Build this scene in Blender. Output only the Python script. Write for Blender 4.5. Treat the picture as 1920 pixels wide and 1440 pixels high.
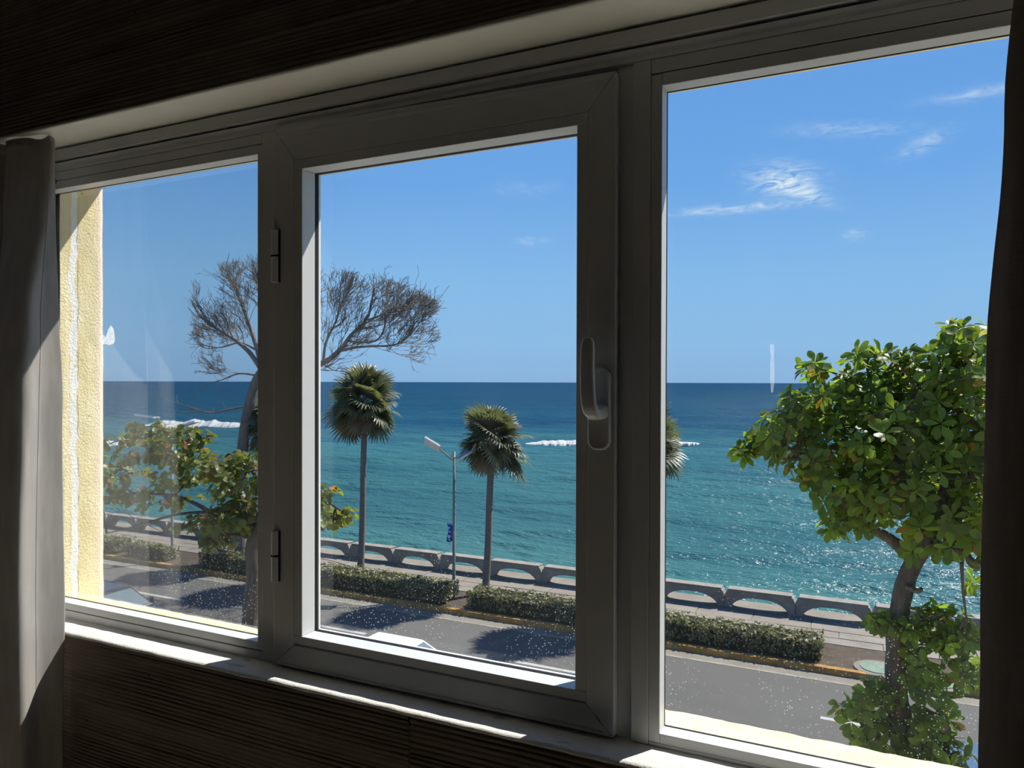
import bpy, math, random
from math import sin, cos, pi, radians, atan2, sqrt
from mathutils import Vector, Matrix, noise as mnoise

# ---------------------------------------------------------------- scene, camera, world, sun, exposure
for o in list(bpy.data.objects):
    bpy.data.objects.remove(o)
scene = bpy.context.scene
COL = scene.collection
random.seed(7)

EYE = Vector((0, 0, 1.55))
FOC = 1400.0                                   # focal length in pixels of the 1920 wide frame
YAW, PITCH, ROLL, SHIFT = radians(25.85), radians(-0.5), radians(0.16), 8.9
_d = Vector((-sin(YAW) * cos(PITCH), cos(YAW) * cos(PITCH), sin(PITCH)))
_r = Vector((cos(YAW), sin(YAW), 0))
_u = _r.cross(_d)
_r2 = cos(ROLL) * _r + sin(ROLL) * _u
_u2 = -sin(ROLL) * _r + cos(ROLL) * _u
cam_data = bpy.data.cameras.new('camera')
cam = bpy.data.objects.new('camera', cam_data)
COL.objects.link(cam)
cam.matrix_world = Matrix(((_r2.x, _u2.x, -_d.x, EYE.x), (_r2.y, _u2.y, -_d.y, EYE.y),
                           (_r2.z, _u2.z, -_d.z, EYE.z), (0, 0, 0, 1)))
cam_data.sensor_width = 36
cam_data.lens = 36 * FOC / 1920
cam_data.shift_y = SHIFT / 1920
cam_data.clip_start = 0.02
cam_data.clip_end = 90000
scene.camera = cam


def ray(px, py):
    return _r2 * ((px - 960) / FOC) + _u2 * (-(py - 720 - SHIFT) / FOC) + _d


def at(px, py, Y):                             # the place at distance Y from the camera's wall that shows at a pixel
    v = ray(px, py)
    return EYE + v * (Y / v.y)


def at_z(px, py, Z):
    v = ray(px, py)
    return EYE + v * ((Z - EYE.z) / v.z)


def project(p):
    q = Vector(p) - EYE
    z = q.dot(_d)
    return 960 + FOC * q.dot(_r2) / z, 720 + SHIFT - FOC * q.dot(_u2) / z


# sun: palm shadows on the road give its direction
SUN_DIR = Vector((2.65, 3.94, 6.34)).normalized()
sun_data = bpy.data.lights.new('sun', 'SUN')
sun_data.energy = 9.5
sun_data.angle = radians(0.53)
sun_data.color = (1.0, 0.95, 0.87)
sun = bpy.data.objects.new('sun', sun_data)
COL.objects.link(sun)
sun.rotation_euler = SUN_DIR.to_track_quat('Z', 'Y').to_euler()
sun.location = (20, 30, 50)

scene.view_settings.view_transform = 'Standard'
scene.view_settings.look = 'None'
scene.view_settings.gamma = 1
scene.view_settings.exposure = 0.0
scene.view_settings.use_curve_mapping = False
scene.cycles.max_bounces = 7
scene.cycles.diffuse_bounces = 4
scene.cycles.glossy_bounces = 2
scene.cycles.transmission_bounces = 2
scene.cycles.adaptive_threshold = .05
scene.cycles.adaptive_min_samples = 20
scene.cycles.use_light_tree = False


def build_world():
    w = bpy.data.worlds.new('sky')
    scene.world = w
    w.use_nodes = True
    nt = w.node_tree
    nt.nodes.clear()
    N = nt.nodes.new
    L = nt.links.new
    out = N('ShaderNodeOutputWorld')
    bg = N('ShaderNodeBackground')
    tc = N('ShaderNodeTexCoord')
    sep = N('ShaderNodeSeparateXYZ')
    L(tc.outputs['Generated'], sep.inputs[0])
    ramp = N('ShaderNodeValToRGB')
    cr = ramp.color_ramp
    cr.elements[0].position = 0.0
    cr.elements[0].color = (0.27, 0.47, 0.74, 1)
    cr.elements[1].position = 1.0
    cr.elements[1].color = (0.06, 0.19, 0.55, 1)
    for p, c in ((0.05, (0.28, 0.52, 0.81, 1)), (0.13, (0.25, 0.51, 0.84, 1)), (0.25, (0.165, 0.405, 0.82, 1)),
                 (0.42, (0.135, 0.345, 0.78, 1))):
        e = cr.elements.new(p)
        e.color = c
    L(sep.outputs['Z'], ramp.inputs[0])

    def math_node(op, a, b=None, clamp=False):
        m = N('ShaderNodeMath')
        m.operation = op
        m.use_clamp = clamp
        for i, v in enumerate((a, b)):
            if v is None:
                continue
            if isinstance(v, (int, float)):
                m.inputs[i].default_value = v
            else:
                L(v, m.inputs[i])
        return m.outputs[0]
    az = math_node('ARCTAN2', sep.outputs['X'], sep.outputs['Y'])
    el = math_node('ARCSINE', sep.outputs['Z'])
    comb = N('ShaderNodeCombineXYZ')
    L(az, comb.inputs[0])
    L(el, comb.inputs[1])
    mp = N('ShaderNodeMapping')
    mp.inputs['Scale'].default_value = (14, 46, 1)
    mp.inputs['Rotation'].default_value = (0, 0, radians(-9))
    L(comb.outputs[0], mp.inputs[0])
    nz = N('ShaderNodeTexNoise')
    nz.inputs['Scale'].default_value = 2.2
    nz.inputs['Detail'].default_value = 6
    nz.inputs['Roughness'].default_value = 0.62
    nz.inputs['Distortion'].default_value = 1.6
    L(mp.outputs[0], nz.inputs[0])
    total = None
    # wisps of cirrus: (pixel, half width, half height, strength, tilt)
    for px, py, hw, hh, st, tilt in ((1470, 338, 52, 24, 1.5, -.15), (1510, 362, 45, 12, 1.3, -.45), (1370, 392, 95, 7, 1.15, 0.02),
                                     (1730, 270, 38, 12, 0.8, .35), (1590, 243, 90, 11, 0.55, -.1), (1600, 440, 18, 9, 0.6, 0),
                                     (1850, 172, 70, 9, 0.6, 0), (1000, 452, 30, 7, 0.5, 0), (985, 355, 60, 14, 0.25, 0)):
        v = ray(px, py).normalized()
        a0, e0 = atan2(v.x, v.y), math.asin(v.z)
        du = math_node('MULTIPLY', math_node('SUBTRACT', az, a0), FOC)
        dv = math_node('MULTIPLY', math_node('SUBTRACT', el, e0), FOC)
        du2 = math_node('ADD', du, math_node('MULTIPLY', dv, tilt))
        dv2 = math_node('SUBTRACT', dv, math_node('MULTIPLY', du, tilt))
        q = math_node('ADD', math_node('POWER', math_node('MULTIPLY', du2, 1 / hw), 2),
                      math_node('POWER', math_node('MULTIPLY', dv2, 1 / hh), 2))
        m = math_node('MULTIPLY', math_node('EXPONENT', math_node('MULTIPLY', q, -1.0)), st)
        total = m if total is None else math_node('ADD', total, m)
    thr = N('ShaderNodeMapRange')
    thr.inputs[1].default_value = 0.36
    thr.inputs[2].default_value = 0.78
    L(nz.outputs[0], thr.inputs[0])
    fac = math_node('MULTIPLY', total, thr.outputs[0], clamp=True)
    mix = N('ShaderNodeMixRGB')
    mix.inputs[2].default_value = (0.72, 0.84, 0.93, 1)
    L(fac, mix.inputs[0])
    L(ramp.outputs[0], mix.inputs[1])
    L(mix.outputs[0], bg.inputs[0])
    bg.inputs[1].default_value = 1.0
    L(bg.outputs[0], out.inputs[0])


build_world()

# ---------------------------------------------------------------- helpers
GROUND = EYE.z - 8.0                           # the street lies eight metres below the eye
SEA = GROUND - 5.5


class MB:
    def __init__(self):
        self.v, self.f = [], []

    def add(self, vs, fs):
        n = len(self.v)
        self.v += [tuple(p) for p in vs]
        self.f += [tuple(i + n for i in q) for q in fs]
        return self

    def box(self, x0, x1, y0, y1, z0, z1):
        vs = [(x, y, z) for x in (x0, x1) for y in (y0, y1) for z in (z0, z1)]
        return self.add(vs, [(0, 1, 3, 2), (4, 6, 7, 5), (0, 4, 5, 1), (2, 3, 7, 6), (0, 2, 6, 4), (1, 5, 7, 3)])

    def prism(self, poly, axis, a, b):
        """poly: 2D outline; extruded along axis ('x','y','z') from a to b"""
        def p3(p, t):
            return {'x': (t, p[0], p[1]), 'y': (p[0], t, p[1]), 'z': (p[0], p[1], t)}[axis]
        n = len(poly)
        vs = [p3(p, a) for p in poly] + [p3(p, b) for p in poly]
        fs = [tuple(range(n)), tuple(range(2 * n - 1, n - 1, -1))]
        fs += [(i, n + i, n + (i + 1) % n, (i + 1) % n) for i in range(n)]
        return self.add(vs, fs)

    def tube(self, pts, rad, sides=6, cap=True):
        pts = [Vector(p) for p in pts]
        n = len(pts)
        if not hasattr(rad, '__len__'):
            rad = [rad] * n
        t0 = (pts[1] - pts[0]).normalized()
        ref = Vector((0, 0, 1)) if abs(t0.z) < .9 else Vector((1, 0, 0))
        a = t0.cross(ref).normalized()
        rings = []
        for i in range(n):
            t = (pts[min(i + 1, n - 1)] - pts[max(i - 1, 0)]).normalized()
            a = (a - t * a.dot(t))
            if a.length < 1e-6:
                a = t.orthogonal()
            a.normalize()
            b = t.cross(a)
            rings.append([pts[i] + (a * cos(2 * pi * k / sides) + b * sin(2 * pi * k / sides)) * rad[i] for k in range(sides)])
        vs = [p for r in rings for p in r]
        fs = []
        for i in range(n - 1):
            for k in range(sides):
                k2 = (k + 1) % sides
                fs.append((i * sides + k, i * sides + k2, (i + 1) * sides + k2, (i + 1) * sides + k))
        if cap:
            fs.append(tuple(range(sides - 1, -1, -1)))
            fs.append(tuple((n - 1) * sides + k for k in range(sides)))
        return self.add(vs, fs)

    def grid(self, rows):
        """rows: list of equal length lists of points"""
        m = len(rows[0])
        vs = [p for r in rows for p in r]
        fs = []
        for i in range(len(rows) - 1):
            for j in range(m - 1):
                fs.append((i * m + j, i * m + j + 1, (i + 1) * m + j + 1, (i + 1) * m + j))
        return self.add(vs, fs)

    def mesh(self, name, smooth=False):
        me = bpy.data.meshes.new(name)
        me.from_pydata(self.v, [], self.f)
        if smooth:
            me.polygons.foreach_set('use_smooth', [True] * len(me.polygons))
        me.update()
        return me

    def build(self, name, mat, parent=None, smooth=False, bevel=0, seg=2, origin=None):
        me = self.mesh(name, smooth)
        return put(name, me, mat, parent, bevel, seg)


def put(name, me, mat, parent=None, bevel=0, seg=2):
    """links mesh data given in world coordinates; parents carry only a location"""
    o = bpy.data.objects.new(name, me)
    COL.objects.link(o)
    if mat is not None and len(me.materials) == 0:
        me.materials.append(mat)
    if parent is not None:
        o.parent = parent
        off = Vector((0, 0, 0))
        p = parent
        while p is not None:
            off += Vector(p.location)
            p = p.parent
        o.location = -off
    if bevel:
        m = o.modifiers.new('bevel', 'BEVEL')
        m.width = bevel
        m.segments = seg
        m.limit_method = 'ANGLE'
        m.angle_limit = radians(40)
    return o


def empty(name, loc):
    o = bpy.data.objects.new(name, None)
    o.empty_display_size = .1
    COL.objects.link(o)
    o.location = loc
    return o


def tag(o, label=None, cat=None, group=None, kind=None):
    if label:
        o['label'] = label
    if cat:
        o['category'] = cat
    if group:
        o['group'] = group
    if kind:
        o['kind'] = kind
    return o


def structure(o, label=None, cat=None):
    return tag(o, label, cat, kind='structure')


def fbm(x, y=0.0, z=0.0, oct=4):
    s, a, f = 0.0, 1.0, 1.0
    for _ in range(oct):
        s += a * mnoise.noise(Vector((x * f, y * f, z * f)))
        a *= .5
        f *= 2.03
    return s


# ---------------------------------------------------------------- materials
def srgb(r, g, b):
    def c(v):
        v /= 255
        return v / 12.92 if v <= .04045 else ((v + .055) / 1.055) ** 2.4
    return (c(r), c(g), c(b), 1)


class Mat:
    """small node-graph writer"""
    def __init__(self, name):
        self.m = bpy.data.materials.new(name)
        self.m.use_nodes = True
        self.nt = self.m.node_tree
        self.b = self.nt.nodes['Principled BSDF']
        self.out = self.nt.nodes['Material Output']
        g = self.n('ShaderNodeNewGeometry')
        self.pos = g.outputs['Position']
        oi = self.n('ShaderNodeObjectInfo')
        self.rand = oi.outputs['Random']

    def n(self, t):
        return self.nt.nodes.new(t)

    def l(self, a, b):
        self.nt.links.new(a, b)

    def set(self, sock, v):
        if isinstance(v, (int, float, tuple)):
            sock.default_value = v
        else:
            self.l(v, sock)

    def math(self, op, a, b=None, clamp=False):
        m = self.n('ShaderNodeMath')
        m.operation = op
        m.use_clamp = clamp
        self.set(m.inputs[0], a)
        if b is not None:
            self.set(m.inputs[1], b)
        return m.outputs[0]

    def xyz(self):
        s = self.n('ShaderNodeSeparateXYZ')
        self.l(self.pos, s.inputs[0])
        return s.outputs

    def noise(self, scale, detail=4, rough=.55, stretch=None, distort=0, coord=None):
        t = self.n('ShaderNodeTexNoise')
        t.inputs['Scale'].default_value = scale
        t.inputs['Detail'].default_value = detail
        t.inputs['Roughness'].default_value = rough
        t.inputs['Distortion'].default_value = distort
        src = coord or self.pos
        if stretch:
            mp = self.n('ShaderNodeMapping')
            mp.inputs['Scale'].default_value = stretch
            self.l(src, mp.inputs[0])
            src = mp.outputs[0]
        self.l(src, t.inputs[0])
        return t.outputs[0]

    def voronoi(self, scale, stretch=None, feature='F1'):
        t = self.n('ShaderNodeTexVoronoi')
        t.feature = feature
        t.inputs['Scale'].default_value = scale
        src = self.pos
        if stretch:
            mp = self.n('ShaderNodeMapping')
            mp.inputs['Scale'].default_value = stretch
            self.l(src, mp.inputs[0])
            src = mp.outputs[0]
        self.l(src, t.inputs[0])
        return t.outputs

    def ramp(self, fac, stops, interp='LINEAR'):
        r = self.n('ShaderNodeValToRGB')
        cr = r.color_ramp
        cr.interpolation = interp
        cr.elements[0].position, cr.elements[0].color = stops[0]
        cr.elements[1].position, cr.elements[1].color = stops[-1]
        for p, c in stops[1:-1]:
            e = cr.elements.new(p)
            e.color = c
        self.l(fac, r.inputs[0])
        return r.outputs[0]

    def range(self, v, a, b, c=0., d=1., smooth=False):
        r = self.n('ShaderNodeMapRange')
        if smooth:
            r.interpolation_type = 'SMOOTHSTEP'
        self.set(r.inputs[0], v)
        for i, q in enumerate((a, b, c, d)):
            r.inputs[i + 1].default_value = q
        return r.outputs[0]

    def mix(self, f, a, b, op='MIX'):
        m = self.n('ShaderNodeMixRGB')
        m.blend_type = op
        self.set(m.inputs[0], f)
        self.set(m.inputs[1], a)
        self.set(m.inputs[2], b)
        return m.outputs[0]

    def bump(self, h, strength=.3, dist=.01):
        b = self.n('ShaderNodeBump')
        b.inputs['Strength'].default_value = strength
        b.inputs['Distance'].default_value = dist
        self.l(h, b.inputs['Height'])
        self.l(b.outputs[0], self.b.inputs['Normal'])
        return b.outputs[0]

    def done(self, color, rough=.6, spec=.3, metal=0):
        self.set(self.b.inputs['Base Color'], color)
        self.set(self.b.inputs['Roughness'], rough)
        self.b.inputs['Specular IOR Level'].default_value = spec
        self.b.inputs['Metallic'].default_value = metal
        return self.m


def plain(name, c, rough=.6, spec=.3, metal=0, var=.12, scale=8, bump=0, bdist=.005):
    m = Mat(name)
    nz = m.noise(scale)
    lo = tuple(v * (1 - var) for v in c[:3]) + (1,)
    hi = tuple(min(1, v * (1 + var)) for v in c[:3]) + (1,)
    if bump:
        m.bump(m.noise(scale * 6, 6), bump, bdist)
    return m.done(m.ramp(nz, [(.3, lo), (.7, hi)]), rough, spec, metal)


def frame_material():
    m = Mat('white_coated_aluminium')
    nz = m.noise(3, 3, stretch=(1, 1, .3))
    return m.done(m.ramp(nz, [(.3, (.60, .62, .62, 1)), (.7, (.68, .69, .68, 1))]), .38, .35)


def ribbed_material():
    m = Mat('combed_brown_plaster')
    nz = m.noise(5, 6, stretch=(1, 1, 6))
    c = m.ramp(nz, [(.3, (.155, .125, .098, 1)), (.7, (.215, .178, .145, 1))])
    spots = m.range(m.noise(42, 2), .74, .80)
    m.bump(m.noise(120, 4, stretch=(.25, 1, 1.3)), .35, .003)
    return m.done(m.mix(spots, c, (.045, .038, .03, 1)), .85, .15)


def white_plaster():
    m = Mat('white_painted_plaster')
    nz = m.noise(9, 6)
    c = m.ramp(nz, [(.25, (.70, .685, .64, 1)), (.7, (.82, .81, .775, 1))])
    chips = m.range(m.noise(26, 5, stretch=(.35, 1, 1)), .66, .72)
    grit = m.range(m.noise(260, 2), .62, .74)
    c = m.mix(chips, c, (.42, .40, .355, 1))
    c = m.mix(m.math('MULTIPLY', grit, .5), c, (.36, .35, .32, 1))
    m.bump(m.noise(300, 3), .5, .003)
    return m.done(c, .75, .2)


def yellow_stucco():
    m = Mat('yellow_stucco')
    x, y, z = m.xyz()
    c = m.ramp(m.noise(7, 5), [(.3, (.74, .635, .35, 1)), (.7, (.83, .735, .46, 1))])
    # old filler strip with ragged edges and hairline cracks, and a pinkish outer arris
    edge = m.math('MULTIPLY', m.math('SUBTRACT', m.noise(9, 6, .6, stretch=(1, 1, 1)), .5), .045)
    yy = m.math('ADD', y, edge)
    strip = m.math('MULTIPLY', m.range(yy, 1.3200, 1.3220), m.range(yy, 1.341, 1.339))
    side = m.range(x, -1.94, -1.95)
    strip = m.math('MULTIPLY', strip, side)
    c = m.mix(strip, c, (.86, .855, .82, 1))
    wob = m.math('MULTIPLY', m.math('SUBTRACT', m.noise(22, 6, .7), .5), .016)
    crack = m.math('ABSOLUTE', m.math('SUBTRACT', m.math('ADD', y, wob), 1.3425))
    crack = m.math('MULTIPLY', m.range(crack, .0011, .0005), m.range(m.noise(14, 2), .42, .5))
    crack = m.math('MULTIPLY', crack, side)
    c = m.mix(crack, c, (.13, .11, .08, 1))
    c = m.mix(m.math('MULTIPLY', m.math('MULTIPLY', m.range(y, 1.394, 1.399), side), .75), c, (.78, .64, .52, 1))
    c = m.mix(m.range(m.noise(38, 2), .73, .77, 0, .6), c, (.30, .25, .16, 1))
    m.bump(m.noise(170, 4, .6), .8, .004)
    return m.done(c, .85, .15)


def outer_sill_material():
    m = Mat('yellow_painted_sill')
    c = m.ramp(m.noise(12, 6), [(.3, (.66, .54, .28, 1)), (.66, (.76, .645, .37, 1)), (.74, (.78, .72, .58, 1))])
    m.bump(m.noise(120, 5, .6), .7, .006)
    return m.done(c, .85, .15)


def glass_material(name, lower, seed):
    """clear pane with dust: bright grains thickest at the foot of the pane and a faint film"""
    m = Mat(name)
    nt = m.nt
    x, y, z = m.xyz()
    tr = m.n('ShaderNodeBsdfTransparent')
    tr.inputs[0].default_value = (.985, .992, .99, 1)
    gl = m.n('ShaderNodeBsdfGlossy')
    gl.inputs['Roughness'].default_value = .03
    fr = m.n('ShaderNodeFresnel')
    fr.inputs[0].default_value = 1.45
    mx = m.n('ShaderNodeMixShader')
    m.l(m.math('MULTIPLY', fr.outputs[0], .3), mx.inputs[0])
    m.l(tr.outputs[0], mx.inputs[1])
    m.l(gl.outputs[0], mx.inputs[2])
    dust = m.n('ShaderNodeBsdfTranslucent')
    dust.inputs[0].default_value = (.8, .8, .78, 1)
    vo = m.voronoi(230, stretch=(1, 1, 1))
    low = m.range(z, lower + .34, lower + .06, 0, 1, smooth=True)
    patch = m.range(m.noise(5 + seed, 2), .38, .68)
    grain = m.math('MULTIPLY', m.range(vo['Distance'], .30, .12), m.range(vo['Color'], .62, .66))
    grain = m.math('MULTIPLY', grain, m.math('MULTIPLY', low, patch))
    film = m.math('MULTIPLY', m.range(m.noise(3.1 + seed, 3, stretch=(1.5, 1, .35)), .5, .85), .010 if seed > 1 else .018)
    film = m.math('ADD', film, m.math('MULTIPLY', low, .008))
    f = m.math('ADD', m.math('MULTIPLY', grain, .5), film, clamp=True)
    mx2 = m.n('ShaderNodeMixShader')
    m.l(f, mx2.inputs[0])
    m.l(mx.outputs[0], mx2.inputs[1])
    m.l(dust.outputs[0], mx2.inputs[2])
    m.l(mx2.outputs[0], m.out.inputs[0])
    nt.nodes.remove(m.b)
    return m.m


def cloth_material(name, a, b, trans=.35):
    m = Mat(name)
    x, y, z = m.xyz()
    weave = m.math('MULTIPLY', m.math('SINE', m.math('MULTIPLY', z, 2600)), m.math('SINE', m.math('MULTIPLY', m.math('ADD', x, y), 2600)))
    nz = m.noise(60, 3, stretch=(1, 1, .15))
    c = m.ramp(nz, [(.3, a), (.7, b)])
    m.bump(m.math('ADD', weave, nz), .25, .0015)
    m.done(c, .9, .1)
    tl = m.n('ShaderNodeBsdfTranslucent')
    m.l(c, tl.inputs[0])
    mx = m.n('ShaderNodeMixShader')
    mx.inputs[0].default_value = trans
    m.l(m.b.outputs[0], mx.inputs[1])
    m.l(tl.outputs[0], mx.inputs[2])
    m.l(mx.outputs[0], m.out.inputs[0])
    return m.m


def leaf_material(name, cols, trans=.5, trans_gain=1.6, rough=.32, spec=.5):
    """cols: list of colours; one leaf takes one of them by its own random number or by where it grows"""
    m = Mat(name)
    w = m.n('ShaderNodeTexWhiteNoise')
    w.noise_dimensions = '3D'
    oi = m.n('ShaderNodeObjectInfo')
    att = m.n('ShaderNodeAttribute')
    att.attribute_name = 'tint'
    pick = m.math('FRACT', m.math('ADD', oi.outputs['Random'], att.outputs['Fac']))
    n = len(cols)
    c = m.ramp(pick, [(i / n, cols[i]) for i in range(n)], 'CONSTANT') if n > 1 else None
    c = m.mix(.25, c, m.ramp(m.noise(4, 3), [(.3, cols[0]), (.7, cols[min(1, n - 1)])]))
    m.done(c, rough, spec)
    tl = m.n('ShaderNodeBsdfTranslucent')
    m.l(m.mix(1.0, c, (trans_gain, trans_gain * 1.02, trans_gain * .45, 1), 'MULTIPLY'), tl.inputs[0])
    mx = m.n('ShaderNodeMixShader')
    mx.inputs[0].default_value = trans
    m.l(m.b.outputs[0], mx.inputs[1])
    m.l(tl.outputs[0], mx.inputs[2])
    m.l(mx.outputs[0], m.out.inputs[0])
    return m.m


def bark_material(name, a, b, scale=14, stretch=(1, 1, .25), bump=.7):
    m = Mat(name)
    nz = m.noise(scale, 6, .65, stretch=stretch)
    m.bump(nz, bump, .02)
    return m.done(m.ramp(nz, [(.3, a), (.7, b)]), .9, .15)


def asphalt_material():
    m = Mat('worn_asphalt')
    c = m.ramp(m.noise(.35, 6, .6, stretch=(.35, 1, 1)), [(.3, (.068, .066, .062, 1)), (.7, (.092, .089, .083, 1))])
    c = m.mix(m.range(m.noise(60, 3), .45, .75, 0, .25), c, (.15, .145, .137, 1))
    m.bump(m.noise(90, 3), .3, .01)
    return m.done(c, .85, .2)


def concrete_material(name, a, b, scale=1.5, rand=.18):
    m = Mat(name)
    nz = m.noise(scale, 8, .62)
    c = m.ramp(nz, [(.3, a), (.7, b)])
    c = m.mix(m.range(m.noise(6, 5), .6, .75, 0, .35), c, tuple(v * .55 for v in a[:3]) + (1,))
    c = m.mix(m.math('MULTIPLY', m.rand, rand), c, tuple(v * .75 for v in a[:3]) + (1,))
    m.bump(m.noise(40, 5), .3, .01)
    return m.done(c, .85, .2)


def sea_material():
    m = Mat('sea_water')
    x, y, z = m.xyz()
    warp = m.math('MULTIPLY', m.math('SUBTRACT', m.noise(.03, 4, stretch=(.6, 1, 1)), .5), 30)
    d = m.math('LOGARITHM', m.math('MAXIMUM', m.math('ADD', y, m.math('MULTIPLY', warp, m.range(y, 27, 80))), 20), 10.)
    # water colour from the sandy shallows to the deep: log10 of the distance off shore
    f = m.range(d, 1.4, 3.6)

    def pos(Y):
        return (math.log10(Y) - 1.4) / 2.2
    c = m.ramp(f, [(0, (.105, .225, .205, 1)), (pos(36), (.074, .182, .172, 1)), (pos(48), (.042, .125, .128, 1)), (pos(75), (.030, .100, .112, 1)),
                   (pos(120), (.031, .108, .128, 1)), (pos(160), (.028, .100, .128, 1)), (pos(200), (.013, .062, .104, 1)), (pos(500), (.009, .048, .088, 1)), (1, (.008, .041, .086, 1))])
    # swell bands and patches
    band = m.noise(.035, 4, .6, stretch=(.35, 1.6, 1))
    c = m.mix(m.range(band, .42, .66, 0, .75), c, m.mix(1, c, (.55, .62, .78, 1), 'MULTIPLY'))
    teal = m.noise(.05, 3, stretch=(.3, 1.5, 1))
    c = m.mix(m.math('MULTIPLY', m.range(teal, .52, .72), m.range(y, 300, 120, 0, .5)), c, (.040, .130, .118, 1))
    # foam streaks on the shallows
    fo = m.noise(.55, 5, .68, stretch=(.45, 1.3, 1), distort=.8)
    fm = m.math('MULTIPLY', m.range(fo, .60, .74), m.range(y, 46, 30, 0, .40))
    c = m.mix(fm, c, (.30, .34, .32, 1))
    fleck = m.math('MULTIPLY', m.range(m.noise(.9, 5, .6, stretch=(.35, 1, 1)), .74, .78), m.range(y, 260, 60, 0, .55))
    c = m.mix(fleck, c, (.33, .36, .36, 1))
    h1 = m.noise(.55, 5, .62, stretch=(.4, 1.25, 1))
    h2 = m.noise(2.4, 3, .6, stretch=(.5, 1.2, 1))
    bm = m.bump(m.math('ADD', h1, m.math('MULTIPLY', h2, .30)), .85, 1.1)
    df = m.n('ShaderNodeBsdfDiffuse')
    m.l(c, df.inputs[0])
    m.l(bm, df.inputs['Normal'])
    gl = m.n('ShaderNodeBsdfGlossy')
    gl.inputs['Roughness'].default_value = .2
    m.l(bm, gl.inputs['Normal'])
    mx = m.n('ShaderNodeMixShader')
    mx.inputs[0].default_value = .045
    m.l(df.outputs[0], mx.inputs[1])
    m.l(gl.outputs[0], mx.inputs[2])
    m.l(mx.outputs[0], m.out.inputs[0])
    return m.m


def clear_glass():
    m = Mat('clear_glass')
    tr = m.n('ShaderNodeBsdfTransparent')
    tr.inputs[0].default_value = (.985, .992, .99, 1)
    gl = m.n('ShaderNodeBsdfGlossy')
    gl.inputs['Roughness'].default_value = .02
    fr = m.n('ShaderNodeFresnel')
    fr.inputs[0].default_value = 1.45
    mx = m.n('ShaderNodeMixShader')
    m.l(m.math('MULTIPLY', fr.outputs[0], .3), mx.inputs[0])
    m.l(tr.outputs[0], mx.inputs[1])
    m.l(gl.outputs[0], mx.inputs[2])
    m.l(mx.outputs[0], m.out.inputs[0])
    m.nt.nodes.remove(m.b)
    return m.m


MAT = {}
MAT['clear_glass'] = clear_glass()
MAT['frame'] = frame_material()
MAT['ribbed'] = ribbed_material()
MAT['plaster'] = white_plaster()
MAT['soffit'] = plain('cream_soffit_paint', (.87, .855, .77, 1), .7, .2, var=.03, scale=5, bump=.25, bdist=.003)
MAT['stucco'] = yellow_stucco()
MAT['outer_sill'] = outer_sill_material()
MAT['handle'] = plain('white_handle_enamel', (.62, .63, .62, 1), .28, .5, var=.04)
MAT['gasket'] = plain('black_rubber_and_gap_shade', (.012, .013, .013, 1), .6)  # rubber seals; also paints the shade in frame and hinge gaps
MAT['curtain'] = cloth_material('beige_linen_curtain', (.52, .495, .46, 1), (.61, .585, .55, 1), .28)
MAT['curtain_dark'] = cloth_material('linen_curtain_painted_shade', (.13, .105, .085, 1), (.17, .14, .115, 1), .04)  # same linen as the left curtain, with shade painted into its colour
MAT['room'] = plain('brown_room_paint', (.44, .39, .33, 1), .85, .15)
MAT['floor'] = plain('tan_floor_tile', (.52, .46, .38, 1), .5, .3)
MAT['asphalt'] = asphalt_material()
MAT['slab'] = concrete_material('pavement_concrete', (.155, .137, .115, 1), (.215, .195, .165, 1))
MAT['gutter'] = concrete_material('gutter_concrete', (.135, .122, .10, 1), (.185, .17, .143, 1))
MAT['near_concrete'] = concrete_material('light_pavement_concrete', (.38, .36, .32, 1), (.48, .46, .42, 1))
MAT['seawall'] = concrete_material('sea_wall_concrete', (.17, .155, .132, 1), (.26, .24, .21, 1), 2.5)
MAT['kerb'] = plain('ochre_kerb_paint', (.30, .165, .05, 1), .8, .15, var=.35, scale=3)
MAT['line'] = plain('road_paint', (.30, .29, .27, 1), .8, .2, var=.14, scale=5)
MAT['line_worn'] = plain('worn_road_paint', (.20, .185, .155, 1), .8, .2, var=.2, scale=4)
MAT['soil'] = concrete_material('dry_soil_and_litter', (.045, .032, .022, 1), (.085, .066, .048, 1), 3)
MAT['sea'] = sea_material()
MAT['foam'] = plain('sea_foam', (.42, .43, .43, 1), .8, .2, var=.12, scale=.6, bump=.8, bdist=.3)
MAT['rock'] = concrete_material('shore_rock', (.05, .045, .036, 1), (.10, .09, .075, 1), 1.2)

# ---------------------------------------------------------------- the room
FY = 1.25            # room side of the window frame
GY = 1.290           # glass
OUT_Y = 1.42         # outer face of the wall
LINTEL_Y = 1.136     # room face of the wall above the window
LOW_Y = 1.182        # room face of the wall below it
SILL_Z, HEAD_Z = .928, 2.158
XL, XR = -2.06, .98  # ends of the opening
XJ = -1.992
X0, X1, Y0, CEIL = -2.9, 2.2, -3.2, 2.75

structure(MB().box(X0 - .2, X1 + .2, Y0 - .2, 1.2, -.2, 0).build('floor', MAT['floor']), 'tan tiled floor of the dim room')
structure(MB().box(X0 - .2, X1 + .2, Y0 - .2, 1.2, CEIL, CEIL + .2).build('ceiling', MAT['room']), 'dim brown ceiling of the room')
structure(MB().box(X0 - .2, X0, Y0 - .2, 1.2, 0, CEIL).build('wall_left', MAT['room']), 'brown side wall left of the window')
structure(MB().box(X1, X1 + .2, Y0 - .2, 1.2, 0, CEIL).build('wall_right', MAT['room']), 'brown side wall right of the window')
structure(MB().box(X0 - .2, X1 + .2, Y0 - .2, Y0, 0, CEIL).build('wall_back', MAT['room']), 'brown wall behind the viewer')

wf = structure(empty('wall_front', (-.5, 1.2, 0)), 'dark brown wall of combed horizontal ribs around the window')


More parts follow.
